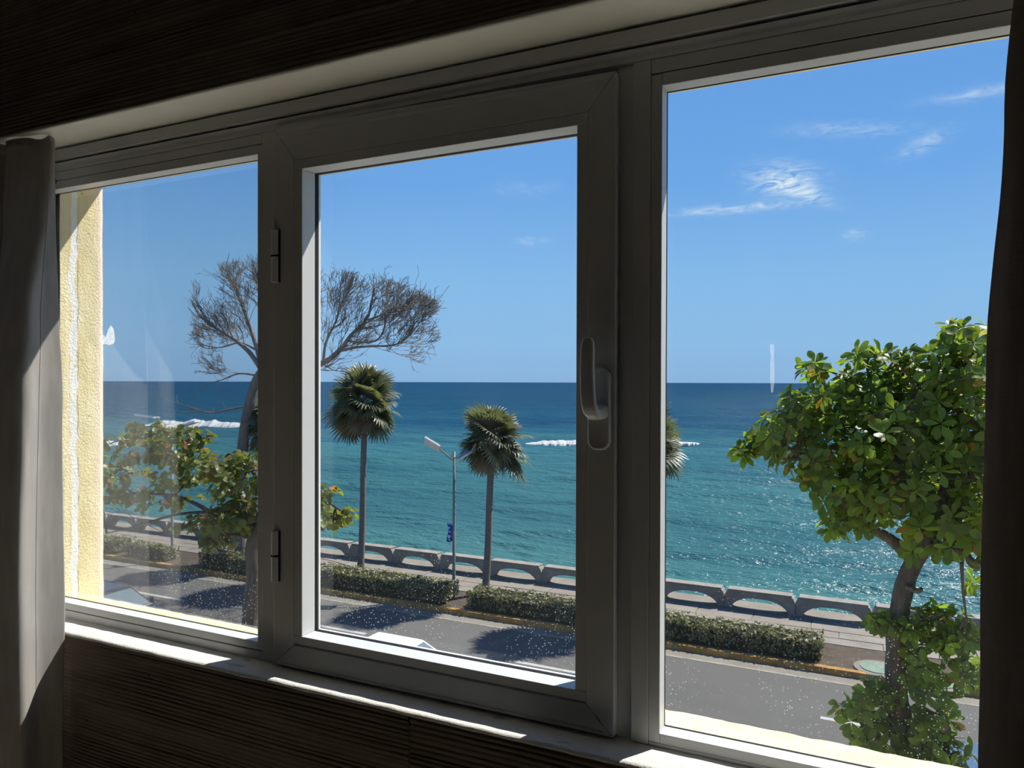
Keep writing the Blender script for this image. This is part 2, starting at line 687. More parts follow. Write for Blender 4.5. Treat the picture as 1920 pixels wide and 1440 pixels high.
def ribbed_panel(name, x0, x1, z0, z1, y, seed):
    """room face with uneven horizontal combed ridges, every ridge modelled"""
    rnd = random.Random(seed)
    prof = []
    z = z0
    while z < z1:
        sp = rnd.uniform(.0065, .0125)
        dp = rnd.uniform(.0014, .0040)
        prof += [(z, 0), (z + sp * .35, dp), (z + sp * .62, dp * .92), (z + sp * .86, 0)]
        z += sp
    prof = [(min(a, z1), b) for a, b in prof] + [(z1, 0)]
    nx = max(6, int((x1 - x0) / .028))
    rows = []
    for a, b in prof:
        r = []
        for i in range(nx + 1):
            x = x0 + (x1 - x0) * i / nx
            w = 0 if a >= z1 - .012 or a <= z0 + .005 else .0022 * fbm(x * 3.1, a * 5, seed, 3)
            k = max(.15, .75 + .9 * fbm(x * 2.2, a * 26, seed + 9, 3))
            r.append((x, y - b * k, min(max(a + w, z0), z1)))
        rows.append(r)
    m = MB().grid(rows)
    m.build(name, MAT['ribbed'], wf, smooth=False)


SEAM = -.786
ribbed_panel('wall_panel', -2.9, SEAM - .0012, 0, SILL_Z - .008, LOW_Y, 3)
ribbed_panel('wall_panel', SEAM + .0012, 2.2, 0, SILL_Z - .008, LOW_Y + .0015, 5)
ribbed_panel('wall_panel', -2.9, XL - .008, SILL_Z - .007, HEAD_Z - .002, LOW_Y, 17)
ribbed_panel('wall_panel', XR + .008, 2.2, SILL_Z - .007, HEAD_Z - .002, LOW_Y, 19)
ribbed_panel('wall_panel', -2.9, 2.2, HEAD_Z + .004, CEIL, LINTEL_Y, 11)
MB().box(X0 - .2, X1 + .2, LOW_Y + .004, OUT_Y - .02, GROUND, SILL_Z - .03).build('wall_core', MAT['room'], wf)
MB().box(X0 - .2, X1 + .2, LINTEL_Y + .004, OUT_Y - .02, HEAD_Z + .006, 3.4).build('wall_core', MAT['room'], wf)
MB().box(X0 - .2, XL - .01, LOW_Y + .004, OUT_Y - .02, SILL_Z - .03, HEAD_Z + .006).build('wall_core', MAT['room'], wf)
MB().box(XR + .01, X1 + .2, LOW_Y + .004, OUT_Y - .02, SILL_Z - .03, HEAD_Z + .006).build('wall_core', MAT['room'], wf)

# plaster reveal: soffit above, sill below (uneven hand-trowelled edge)
soff = MB()
rows = []
for k in range(2):
    pass
nx = 180
for j, (yy, zz) in enumerate(((1.256, HEAD_Z + .0), (LINTEL_Y + .004, HEAD_Z - .0005), (LINTEL_Y - .001, HEAD_Z + .0025), (LINTEL_Y - .0005, HEAD_Z + .006))):
    rows.append([(X0 + (X1 - X0) * i / nx, yy, zz + .0012 * fbm(i * .13, j * 3.1, 2, 3)) for i in range(nx + 1)])
soff.grid(rows)
structure(soff.build('trim_1', MAT['soffit'], smooth=True), 'cream plaster soffit above the window frame')
sil = MB()
rows = []
for j, (yy, zz) in enumerate(((1.262, SILL_Z + .001), (1.22, SILL_Z), (LOW_Y + .004, SILL_Z - .0005), (LOW_Y - .0025, SILL_Z - .003), (LOW_Y - .0035, SILL_Z - .008), (LOW_Y + .006, SILL_Z - .012))):
    rows.append([(XL + (XR - XL) * i / 260, yy + (.0016 * fbm(i * .16, j * .2, 5, 4) if j > 1 else 0), zz + .0010 * fbm(i * .3, j * 2.1, 7, 3)) for i in range(261)])
sil.grid(rows[::-1])
structure(sil.build('trim_2', MAT['plaster'], smooth=True), 'chipped white plaster sill below the window')

# outer reveal in yellow stucco: jamb, head, sill
jb = MB()
rows = []
for i in range(150):
    z = .90 + (2.14 - .90) * i / 149
    rows.append([(XJ + .0018 * fbm(z * 9, j * .7, 3, 4) - (0 if j < 10 else .004), 1.292 + (OUT_Y - 1.292) * j / 10 + (.0012 * fbm(z * 11, 4, 4) if j == 10 else 0), z) for j in range(11)]
                + [(XJ - .03, OUT_Y + .002, z), (XJ - .9, OUT_Y + .002, z)])
jb.grid(rows)
structure(jb.build('trim_3', MAT['stucco'], smooth=True), 'sunlit yellow stucco jamb outside the left pane, cracked filler strip')
hd = MB()
rows = []
for j, (yy, zz) in enumerate(((1.295, 2.106), (OUT_Y - .006, 2.104), (OUT_Y, 2.106), (OUT_Y + .002, 2.115), (OUT_Y + .002, 3.4))):
    rows.append([(XL - .9 + (XR + 1.5 - XL) * i / 220, yy, zz - .006 * i / 220 + .0016 * fbm(i * .2, j, 9, 4)) for i in range(221)])
hd.grid(rows)
structure(hd.build('trim_4', MAT['stucco'], smooth=True), 'yellow stucco head of the outer reveal')
sl = MB()
rows = []
for j, (yy, zz) in enumerate(((1.29, .946), (1.33, .938), (1.38, .933), (OUT_Y - .008, .930), (OUT_Y + .004, .923), (OUT_Y + .006, .88), (OUT_Y + .006, GROUND))):
    rows.append([(XL - .9 + (XR + 1.5 - XL) * i / 320, yy + (.003 * fbm(i * .21, j, 4, 4) if 2 < j < 6 else 0), zz - (.010 * (i / 320) if j < 6 else 0) + (.0022 * fbm(i * .35, j * 1.7, 12, 4) if j < 6 else 0)) for i in range(321)])
sl.grid(rows[::-1])
structure(sl.build('trim_5', MAT['outer_sill'], smooth=True), 'rough yellow sill outside the window')
structure(MB().box(XR, XR + .1, 1.30, OUT_Y, .90, 2.14).build('trim_6', MAT['stucco']), 'yellow stucco jamb outside the right pane')

# ---------------------------------------------------------------- window: fixed outer frame (trim_7), left light, casement, right light
fr = structure(empty('trim_7', (-.5, FY, SILL_Z)), 'white aluminium outer window frame with two mullions')
B = .0012


def part_box(name, root, x0, x1, z0, z1, y0, y1, mat='frame', bevel=B):
    return MB().box(x0, x1, y0, y1, z0, z1).build(name, MAT[mat], root, bevel=bevel)


LP = dict(x0=-2.012, x1=-1.2367, z0=.9675, z1=2.0555)      # clear openings at the room face
MP = dict(x0=-1.0990, x1=-.4745, z0=1.0040, z1=2.0035)
RP = dict(x0=-.3250, x1=.955, z0=.9515, z1=2.0530)
BEAD = .0215
# head rail: upper band, rib, groove, lower band
def head_profile(name, poly, mat='frame'):
    return MB().prism(poly, 'x', XL, XR).build(name, MAT[mat], fr)


head_profile('head_band', [(1.2380, 2.1525), (1.2380, 2.1287), (1.31, 2.1287), (1.31, 2.1525)])
head_profile('head_shadow_gap', [(1.2500, 2.1600), (1.2500, 2.1525), (1.31, 2.1525), (1.31, 2.1600)], 'gasket')  # black filler that paints the shadow line between frame and soffit
head_profile('head_rib', [(1.2372, 2.1286), (1.2376, 2.1268), (1.2510, 2.1262), (1.31, 2.1262), (1.31, 2.1286)])
head_profile('head_groove', [(1.2600, 2.1262), (1.2600, 2.1205), (1.31, 2.1205), (1.31, 2.1262)], 'gasket')  # recess coloured black, its shade painted in
head_profile('head_rail', [(1.2440, 2.1205), (1.2475, 2.1140), (1.2490, 2.1080), (1.2480, 2.1075), (1.2480, 2.1000), (1.31, 2.1000), (1.31, 2.1205)])
part_box('head_rail', fr, XL, -1.2215, 2.0780, 2.0996, FY, 1.31)
part_box('head_rail', fr, -.3440, XR, 2.0760, 2.0996, FY, 1.31)
part_box('jamb', fr, XL, LP['x0'] - .012, SILL_Z + .004, 2.1, FY, 1.31)
part_box('jamb', fr, RP['x1'] + .012, XR, SILL_Z + .004, 2.1, FY, 1.31)
part_box('bottom_rail', fr, XL, -1.2215, SILL_Z + .0005, .9480, FY, 1.31)
part_box('bottom_rail', fr, -.3440, XR, SILL_Z - .002, .9350, FY, 1.31)
part_box('bottom_rail', fr, -1.2207, -.3448, SILL_Z + .001, .9490, FY + .012, 1.31)
# mullions: stepped profiles
part_box('mullion', fr, -1.2207, -1.1783, .9295, 2.0996, FY - .001, 1.31)
part_box('mullion', fr, -.4060, -.3755, .9295, 2.0996, FY + .006, 1.31)
part_box('mullion', fr, -.3750, -.3448, .9295, 2.0996, FY - .001, 1.31)
part_box('rebate', fr, -1.1783, -1.1250, .9295, 2.0996, 1.2695, 1.31)
part_box('rebate', fr, -.4460, -.4062, .9295, 2.0996, 1.2695, 1.31)
part_box('rebate', fr, -1.1250, -.4460, 2.0300, 2.0996, 1.2695, 1.31)
part_box('rebate', fr, -1.1250, -.4460, .9492, .9750, 1.2695, 1.31)
part_box('mullion_lining', fr, -1.2367, -1.2211, LP['z0'] - .018, LP['z1'] + .020, FY + .001, 1.31)
part_box('mullion_lining', fr, -.3444, -.3250, RP['z0'] - .016, RP['z1'] + .020, FY + .001, 1.283)


def light_parts(root, P, y0, seed, name_pane, sides=True, stop=1.284, g=0., o=-.010, lip=1.305):
    """glazing beads round an opening, black gasket, outer lip and the pane itself"""
    x0, x1, z0, z1 = P['x0'], P['x1'], P['z0'], P['z1']
    e = .0004
    part_box('glazing_bead', root, x0 - (BEAD if sides else 0), x1 + (BEAD if sides else 0), z1, z1 + BEAD - e, y0, stop)
    part_box('glazing_bead', root, x0 - (BEAD if sides else 0), x1 + (BEAD if sides else 0), z0 - BEAD * .85 + e, z0, y0, stop)
    if sides:
        part_box('glazing_bead', root, x0 - BEAD, x0, z0 + e, z1 - e, y0 + .0005, stop)
        part_box('glazing_bead', root, x1, x1 + BEAD, z0 + e, z1 - e, y0 + .0005, stop)
    m = MB()
    t0, t1 = stop + .0005, GY - .0005
    m.box(x0 - .006, x0 + g, t0, t1, z0, z1)
    m.box(x1 - g, x1 + .006, t0, t1, z0, z1)
    m.box(x0 + g, x1 - g, t0, t1, z1 - g, z1 + .006)
    m.box(x0 + g, x1 - g, t0, t1, z0 - .006, z0 + g)
    gk = m.build('gasket', MAT['gasket'], root)
    pane = MB().box(x0 - .008, x1 + .008, GY, GY + .0015, z0 - .008, z1 + .008).build(name_pane, glass_material('dusty_glass_%d' % seed, z0, seed), root)
    tag(pane, 'clear pane with a film of dust')
    pane.data.materials.append(MAT['clear_glass'])
    for f in pane.data.polygons:
        f.material_index = 0 if f.normal.y > .5 or f.center.y > GY + .001 and abs(f.normal.y) > .5 else 1
    for q in ((x0 - .02, x0 + o, z0 - .02, z1 + .02), (x1 - o, x1 + .02, z0 - .02, z1 + .02)):
        part_box('outer_lip', root, *q, GY + .0025, lip, bevel=.0008)
    for q in ((x0 + o + .0005, x1 - o - .0005, z1 - o, z1 + .02), (x0 + o + .0005, x1 - o - .0005, z0 - .02, z0 + o)):
        part_box('outer_lip', root, *q, GY + .0025, lip, bevel=.0008)


w1 = structure(empty('window_1', (-1.6, FY, SILL_Z)), 'narrow fixed light beside the pale curtain, leftmost of the window')
light_parts(w1, LP, FY + .0015, 1, 'pane', sides=False)
part_box('glazing_bead', w1, LP['x0'] - .012, LP['x0'], LP['z0'], LP['z1'], FY + .0015, 1.284)

w3 = structure(empty('window_3', (.3, FY, SILL_Z)), 'wide fixed light at the right with the leafy tree behind')
light_parts(w3, RP, FY + .0015, 3, 'pane', sides=False)
part_box('glazing_bead', w3, RP['x1'], RP['x1'] + .012, RP['z0'], RP['z1'], FY + .0015, 1.284)

w2 = structure(empty('window_2', (-.8, FY, SILL_Z)), 'hinged casement with a lever handle in the middle of the window')
SY = 1.238           # the sash stands proud of the frame
sx0, sx1, sz0, sz1 = -1.1775, -.4020, .9335, 2.0990
bx0, bx1, bz0, bz1 = MP['x0'] - BEAD, MP['x1'] + BEAD, MP['z0'] - BEAD, MP['z1'] + BEAD


def mitred(name, poly):
    return MB().prism(poly, 'y', SY, 1.268).build(name, MAT['frame'], w2, bevel=.0016)


h = .0004
mitred('sash_stile', [(sx0, sz0 + h), (bx0, bz0 + h), (bx0, bz1 - h), (sx0, sz1 - h)])
mitred('sash_stile', [(sx1, sz0 + h), (sx1, sz1 - .012 - h), (bx1, bz1 - h), (bx1, bz0 + h)])
mitred('sash_rail', [(sx0 + h, sz0), (sx1 - h, sz0), (bx1 - h, bz0), (bx0 + h, bz0)])
mitred('sash_rail', [(sx0 + h, sz1), (bx0 + h, bz1), (bx1 - h, bz1), (sx1 - h, sz1 - .012)])
# raised step lines along the sash profile
part_box('sash_step', w2, sx0 + .012, sx1 - .012, sz1 - .0235, sz1 - .0155, SY - .0016, SY + .002, bevel=.0015)
part_box('sash_step', w2, sx0 + .020, sx1 - .02, sz0 + .004, sz0 + .007, SY - .003, SY + .002, bevel=.0012)
light_parts(w2, MP, SY + .001, 2, 'pane', stop=1.281, g=.0005, o=.0005, lip=1.299)


def knuckle(root, x0, x1, z0, z1):
    m = MB()
    prof = [(x0, SY + .006), (x0, SY - .004), (x0 + .003, SY - .0095), (x0 + .009, SY - .0115), (x1 - .004, SY - .0095), (x1, SY - .004), (x1, SY + .006)]
    m.prism(prof, 'z', z0, z1)
    return m.build('knuckle', MAT['frame'], root, bevel=.0012)


for za, zb, zc in ((1.878, 1.8225, 1.765), (1.225, 1.1715, 1.116)):
    hg = empty('hinge', Vector((-1.170, SY, zc)) - Vector(w2.location))
    hg.parent = w2
    knuckle(hg, -1.179, -1.1605, zb + .002, za)
    knuckle(hg, -1.179, -1.1605, zc, zb - .002)
    part_box('hinge_pin', hg, -1.1605, -1.1578, zc, za, SY - .0035, SY + .001, 'gasket', 0)
    part_box('hinge_gap', hg, -1.1785, -1.1605, zb - .002, zb + .002, SY - .0075, SY + .001, 'gasket', 0)  # black block painting the shade between the two knuckles

# handle: dished back plate and a lever curving up
hd_root = empty('handle', Vector((-.4295, SY, 1.504)) - Vector(w2.location))
hd_root.parent = w2


def rounded(cx, cz, w, hgt, r, n=7):
    pts = []
    for (sx, sz, a0) in ((1, 1, 0), (-1, 1, 90), (-1, -1, 180), (1, -1, 270)):
        for k in range(n):
            a = radians(a0 + 90 * k / (n - 1))
            pts.append((cx + sx * (w / 2 - r) + r * cos(a), cz + sz * (hgt / 2 - r) + r * sin(a)))
    return pts


def loft(rings, close_ends=True):
    m = MB()
    n = len(rings[0])
    vs = [p for r in rings for p in r]
    fs = []
    for i in range(len(rings) - 1):
        for k in range(n):
            k2 = (k + 1) % n
            fs.append((i * n + k, i * n + k2, (i + 1) * n + k2, (i + 1) * n + k))
    fs.append(tuple(range(n - 1, -1, -1)))
    fs.append(tuple((len(rings) - 1) * n + k for k in range(n)))
    return m.add(vs, fs)


pc = (-.4290, 1.504)
rings = []
for y, g, r in ((SY + .002, 0, .017), (SY - .007, 0, .017), (SY - .010, .0022, .0155), (SY - .0108, .0045, .0135), (SY - .0095, .0065, .012), (SY - .0085, .009, .010)):
    rings.append([(a, y, b) for a, b in rounded(pc[0], pc[1], .041 - 2 * g, .143 - 2 * g, max(.003, r - g * .4))])
loft(rings).build('handle_plate', MAT['handle'], hd_root, smooth=True)
# lever: hub, neck, then a flat grip with rounded rims
path = [((-.4245, SY - .008, 1.500), .014, .013), ((-.4255, SY - .020, 1.498), .0135, .012), ((-.4275, SY - .034, 1.496), .0135, .010), ((-.4300, SY - .044, 1.501), .0135, .0075),
        ((-.4325, SY - .048, 1.513), .0132, .006), ((-.4345, SY - .0495, 1.540), .0132, .0055), ((-.4352, SY - .0495, 1.575), .0126, .0052), ((-.4350, SY - .0480, 1.605), .0120, .005),
        ((-.4346, SY - .0475, 1.618), .0108, .0046), ((-.4344, SY - .0472, 1.624), .0075, .0038), ((-.4343, SY - .0472, 1.6265), .003, .0022)]
rings = []
for i, (p, wx, th) in enumerate(path):
    p = Vector(p)
    t = (Vector(path[min(i + 1, len(path) - 1)][0]) - Vector(path[max(i - 1, 0)][0])).normalized()
    a = Vector((1, 0, 0))
    b = t.cross(a).normalized()
    ring = []
    for k in range(20):
        q = 2 * pi * k / 20
        ca, sa = cos(q), sin(q)
        ring.append(p + a * wx * math.copysign(abs(ca) ** .6, ca) + b * th * math.copysign(abs(sa) ** .6, sa))
    rings.append(ring)
loft(rings).build('handle_lever', MAT['handle'], hd_root, smooth=True)

# pale translucent patches on the glass; the right-pane streak is a painted reflection
def glass_patch(name, cx, cy, pts, Y, label, alpha):
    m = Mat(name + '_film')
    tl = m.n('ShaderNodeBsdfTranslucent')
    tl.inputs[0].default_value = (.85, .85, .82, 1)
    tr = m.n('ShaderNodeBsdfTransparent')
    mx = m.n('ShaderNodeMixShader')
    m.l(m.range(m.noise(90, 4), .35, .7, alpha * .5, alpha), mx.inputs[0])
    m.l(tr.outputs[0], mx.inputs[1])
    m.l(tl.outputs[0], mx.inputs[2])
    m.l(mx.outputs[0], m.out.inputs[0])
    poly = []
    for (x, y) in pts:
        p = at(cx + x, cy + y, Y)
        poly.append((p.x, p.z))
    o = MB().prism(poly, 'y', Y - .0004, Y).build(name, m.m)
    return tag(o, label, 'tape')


glass_patch('pale_glass_patch', 203, 630, [(-17, 8), (-13, -4), (-4, 2), (0, -12), (5, -20), (10, -14), (12, -2), (13, 8), (10, 15), (2, 17), (-4, 15), (-12, 16)], GY - .001,
        'ragged whitish patch on the left pane by the yellow jamb', .55)
glass_patch('pale_glass_patch', 1448, 700, [(-4, -55), (3, -54), (4, -38), (2, -34), (4, -20), (4, 20), (1, 36), (-2, 36), (-4, 10), (-4, -18), (-2, -33), (-4, -40)], GY - .001,
        'thin pale vertical painted reflection on the right pane beside the leafy tree', .18)


# ---------------------------------------------------------------- curtains
def resample(pts, n):
    pts = [Vector(p) for p in pts]
    # catmull-rom through the points
    out = []
    m = len(pts)
    for i in range(n):
        t = i / (n - 1) * (m - 1)
        k = min(int(t), m - 2)
        f = t - k
        p0, p1, p2, p3 = pts[max(k - 1, 0)], pts[k], pts[k + 1], pts[min(k + 2, m - 1)]
        out.append(.5 * ((2 * p1) + (p2 - p0) * f + (2 * p0 - 5 * p1 + 4 * p2 - p3) * f * f + (3 * p1 - p0 - 3 * p2 + p3) * f ** 3))
    return out


def curtain(name, keys, label, mat, seed, nz=70, nu=150):
    """keys: list of (z, [(x, y), ...]) horizontal cross sections from the rail to the hem"""
    secs = [(z, resample([(x, y, 0) for x, y in p], nu)) for z, p in keys]
    rows = []
    zt, zb = secs[0][0], secs[-1][0]
    for i in range(nz):
        z = zt + (zb - zt) * i / (nz - 1)
        k = 0
        while k < len(secs) - 2 and z < secs[k + 1][0]:
            k += 1
        f = (secs[k][0] - z) / (secs[k][0] - secs[k + 1][0])
        f = f * f * (3 - 2 * f)
        row = []
        for j in range(nu):
            p = secs[k][1][j].lerp(secs[k + 1][1][j], f)
            w = .0025 * fbm(j * .05, z * 3.0, seed, 3)
            row.append((p.x + w, p.y + w, z + (.004 * sin(j * .2) if i == 0 else 0)))
        rows.append(row)
    root = empty(name, (rows[-1][nu // 2][0], rows[-1][nu // 2][1], zb))
    o = MB().grid(rows).build('cloth', mat, root, smooth=True)
    s = o.modifiers.new('thickness', 'SOLIDIFY')
    s.thickness = .0016
    s.offset = 0
    tag(root, label, 'curtain')
    # stitched hem along the leading edge
    hm = MB()
    je = nu - 14
    hm.tube([Vector(rows[i][je]) + Vector((.0012, -.0012, 0)) for i in range(nz)], .0007, 5)
    hm.build('hem_stitching', mat, root, smooth=True)
    # header tape
    top = MB()
    r0 = [Vector(p) + Vector((0, -.0018, 0)) for p in rows[0]]
    top.grid([[(p.x, p.y, p.z) for p in r0], [(p.x, p.y, p.z - .028) for p in r0]])
    t = top.build('header_tape', mat, root, smooth=True)
    s = t.modifiers.new('thickness', 'SOLIDIFY')
    s.thickness = .001
    return root


curtain('curtain', [
    (2.150, [(-2.50, 1.05), (-2.40, 1.12), (-2.32, 1.04), (-2.24, 1.12), (-2.16, 1.05), (-2.08, 1.15), (-2.03, 1.12), (-1.985, 1.165), (-1.955, 1.135), (-1.90, 1.150), (-1.862, 1.156), (-1.838, 1.160), (-1.828, 1.164), (-1.822, 1.172)]),
    (1.97, [(-2.50, 1.05), (-2.40, 1.12), (-2.32, 1.04), (-2.24, 1.12), (-2.16, 1.05), (-2.08, 1.15), (-2.03, 1.11), (-1.985, 1.165), (-1.955, 1.125), (-1.90, 1.138), (-1.862, 1.140), (-1.835, 1.143), (-1.824, 1.155), (-1.820, 1.172)]),
    (1.70, [(-2.50, 1.05), (-2.40, 1.12), (-2.32, 1.04), (-2.24, 1.12), (-2.16, 1.05), (-2.09, 1.15), (-2.04, 1.10), (-2.00, 1.165), (-1.96, 1.105), (-1.90, 1.085), (-1.845, 1.083), (-1.812, 1.098), (-1.812, 1.135), (-1.806, 1.170)]),
    (1.50, [(-2.50, 1.05), (-2.40, 1.12), (-2.32, 1.04), (-2.24, 1.12), (-2.16, 1.05), (-2.09, 1.15), (-2.05, 1.09), (-2.01, 1.160), (-1.97, 1.09), (-1.91, 1.065), (-1.84, 1.065), (-1.801, 1.080), (-1.806, 1.125), (-1.798, 1.172)]),
    (1.10, [(-2.50, 1.05), (-2.40, 1.12), (-2.32, 1.04), (-2.24, 1.12), (-2.16, 1.05), (-2.10, 1.14), (-2.06, 1.08), (-2.02, 1.150), (-1.98, 1.08), (-1.92, 1.050), (-1.84, 1.050), (-1.794, 1.066), (-1.803, 1.118), (-1.794, 1.172)]),
    (.60, [(-2.50, 1.05), (-2.40, 1.12), (-2.32, 1.04), (-2.24, 1.12), (-2.16, 1.05), (-2.10, 1.14), (-2.06, 1.08), (-2.02, 1.150), (-1.98, 1.08), (-1.92, 1.050), (-1.84, 1.050), (-1.794, 1.066), (-1.803, 1.116), (-1.794, 1.168)]),
    (.05, [(-2.50, 1.05), (-2.40, 1.12), (-2.32, 1.04), (-2.24, 1.12), (-2.16, 1.05), (-2.10, 1.14), (-2.06, 1.08), (-2.02, 1.150), (-1.98, 1.08), (-1.92, 1.050), (-1.84, 1.050), (-1.794, 1.066), (-1.803, 1.116), (-1.794, 1.168)]),
], 'pale beige linen curtain gathered beside the narrow left pane', MAT['curtain'], 3)


def right_section(x, y):
    return [(1.15, 1.10), (1.08, 1.03), (1.00, 1.11), (.92, 1.03), (.84, 1.11), (.76, 1.03), (.68, 1.11), (.60, 1.03), (.52, 1.11), (.44, 1.04), (.36, 1.11), (x + .14, 1.05), (x + .06, 1.10), (x + .02, y - .02), (x, y)]


curtain('curtain', [(2.150, right_section(.165, 1.14)), (1.90, right_section(.150, 1.145)), (1.60, right_section(.132, 1.148)), (1.2, right_section(.127, 1.148)),
                    (.7, right_section(.126, 1.148)), (.05, right_section(.126, 1.148))],
        'dark shaded curtain hanging at the right end of the window', MAT['curtain_dark'], 8)

# bent wire hook hanging by the rail
hk = []
for i in range(16):
    t = i / 15
    p = at(96 + 4 * sin(t * 9) + 6 * t, 308 + 36 * t, 1.235)
    hk.append(p)
tag(MB().tube(hk, .0011, 5).build('curtain_hook', MAT['gasket'], smooth=True), 'small bent black wire hook hanging beside the pale curtain top', 'hook')

# ---------------------------------------------------------------- the street
def ground_box(name, x0, x1, y0, y1, z1, mat, label, depth=.3, bevel=0):
    return structure(MB().box(x0, x1, y0, y1, z1 - depth, z1).build(name, MAT[mat], bevel=bevel), label)


WX0, WX1 = -75, 26
ground_box('road', WX0, WX1, 12.6, 21.72, GROUND, 'asphalt', 'grey asphalt road between building and promenade')
ground_box('gutter', WX0, WX1, 21.72, 22.20, GROUND + .005, 'gutter', 'pale concrete gutter along the far kerb')
ground_box('kerb', WX0, WX1, 22.20, 22.42, GROUND + .17, 'kerb', 'ochre painted kerb on the far side of the road', .5, .02)
ground_box('planting_strip', WX0, WX1, 22.42, 24.36, GROUND + .14, 'soil', 'bare soil strip with hedges and palms', .4)
ground_box('near_kerb', WX0, WX1, 12.40, 12.60, GROUND + .16, 'kerb', 'kerb on the near side of the road', .5, .02)
ground_box('near_pavement', WX0, WX1, OUT_Y + .02, 12.40, GROUND + .15, 'near_concrete', 'near pavement below the building', .4)
# markings
mk = MB()
m_ = structure(empty('road_marking', (-10, 20, GROUND)), 'white painted lines on the asphalt road')
MB().box(WX0, WX1, 21.60, 21.72, GROUND + .001, GROUND + .007).build('edge_line', MAT['line_worn'], m_)
for k in range(-5, 3):
    xs = -1.10 + 8.05 * k
    MB().box(xs, xs + (3.4 if k == 0 else 2.75), 19.15, 19.31, GROUND + .001, GROUND + .006).build('lane_dash', MAT['line'], m_)
# promenade paved in slabs: each slab a piece
pav = structure(empty('promenade', (-10, 25.5, GROUND)), 'pale concrete promenade slabs along the sea wall')
MB().box(WX0, WX1, 24.30, 27.9, GROUND - .6, GROUND + .125).build('bedding', MAT['gutter'], pav)
rnd = random.Random(4)
for row, (ya, yb, ln, off) in enumerate(((25.62, 26.62, 1.83, .05), (24.99, 25.60, 1.83, -.93), (24.38, 24.97, 2.9, .3))):
    k0, k1 = int((-42 - off) / ln), int((10 - off) / ln)
    cache = {}
    for k in range(k0, k1):
        x = k * ln + off
        v = rnd.randrange(3)
        if v not in cache:
            cache[v] = MB().box(-ln / 2 + .014, ln / 2 - .014, ya + .012 - 25.5, yb - .012 - 25.5, -.03, .004 + .006 * v).mesh('slab')
            cache[v].materials.append(MAT['slab'])
        o = bpy.data.objects.new('slab', cache[v])
        COL.objects.link(o)
        o.parent = pav
        o.location = (x + ln / 2 + 10, 0, .145)
MB().box(WX0, -42, 24.38, 26.62, GROUND + .11, GROUND + .15).build('far_paving', MAT['slab'], pav)
MB().box(10, WX1, 24.38, 26.62, GROUND + .11, GROUND + .15).build('far_paving', MAT['slab'], pav)
MB().box(WX0, WX1, 26.64, 27.62, GROUND + .10, GROUND + .19).build('sea_ledge', MAT['slab'], pav)
# rocky shore below the ledge
rk = MB()
rows = []
for j in range(9):
    t = j / 8
    rows.append([(WX0 + (WX1 - WX0) * i / 260, 27.60 + 1.5 * t + .45 * fbm(i * .21, j * .9, 2, 4) * (t > 0), GROUND + .05 - 6.3 * t + (.35 * fbm(i * .3, j * .8, 8, 4) if t > 0 else 0)) for i in range(261)])
rk.grid(rows[::-1])
structure(rk.build('shore_rock', MAT['rock'], smooth=True), 'dark rock face dropping from promenade to sea')

# sea wall: one cast concrete bench-like arch after another
PITCHW = 2.325
mod = MB()
L_, Hh = PITCHW, .64
outline = [(.035, 0), (.035, Hh * .70), (.115, Hh), (L_ - .115, Hh), (L_ - .035, Hh * .70), (L_ - .035, 0), (L_ - .20, 0)]
na = 14
for k in range(na + 1):
    a = pi * k / na
    outline.append((L_ / 2 + (L_ / 2 - .30) * cos(a) * (1 + .10 * abs(cos(a)) ** 6), .03 + (Hh * .70) * sin(a) ** .75 if 0 < k < na else .03))
outline.append((.20, 0))


def arch_mesh():
    # front and back faces split in strips so the arch stays clean
    m = MB()
    y0, y1 = -.20, .20
    top, bot = [], []
    n = 36
    xs = [.008 + (L_ - .016) * i / n for i in range(n + 1)]
    for x in xs:
        e = min(x - .008, L_ - .008 - x)
        zt = Hh if e > .085 else Hh * .72 + Hh * .28 * e / .085
        u = abs(x - L_ / 2) / (L_ / 2 - .20)
        zb = 0 if u >= 1 else Hh * .70 * (1 - u ** 2.6) ** .62
        top.append(zt)
        bot.append(zb)
    vs = []
    for i, x in enumerate(xs):
        fl = .03 if top[i] >= Hh - 1e-6 else 0      # a shallow overhanging coping
        vs += [(x, y0, bot[i]), (x, y0, top[i]), (x, y1, top[i]), (x, y1, bot[i])]
    fs = []
    for i in range(n):
        a, b = i * 4, i * 4 + 4
        fs += [(a, b, b + 1, a + 1), (a + 1, b + 1, b + 2, a + 2), (a + 2, b + 2, b + 3, a + 3), (a + 3, b + 3, b, a)]
    fs += [(0, 1, 2, 3), (n * 4 + 3, n * 4 + 2, n * 4 + 1, n * 4)]
    m.add(vs, fs)
    return m.mesh('arch')


am = arch_mesh()
am.materials.append(MAT['seawall'])
cop = MB().box(.105, L_ - .105, -.225, .225, Hh - .002, Hh + .055).mesh('coping')
cop.materials.append(MAT['seawall'])
ORD = ('first', 'second', 'third', 'fourth', 'fifth', 'sixth', 'seventh', 'eighth', 'ninth', 'tenth', 'eleventh', 'twelfth', 'thirteenth', 'fourteenth', 'fifteenth')
LAMP_K = math.floor((at(851, 1060, 26.86).x + 4.65) / PITCHW)      # the module that stands behind the street lamp


def bench_label(x):
    k = round((x + 4.65) / PITCHW) - LAMP_K
    if k == 0:
        return 'arched concrete sea wall module right behind the street lamp with blue banner'
    return 'arched concrete sea wall module, %s to the %s of the one behind the lamp' % (ORD[abs(k) - 1], 'right' if k > 0 else 'left')


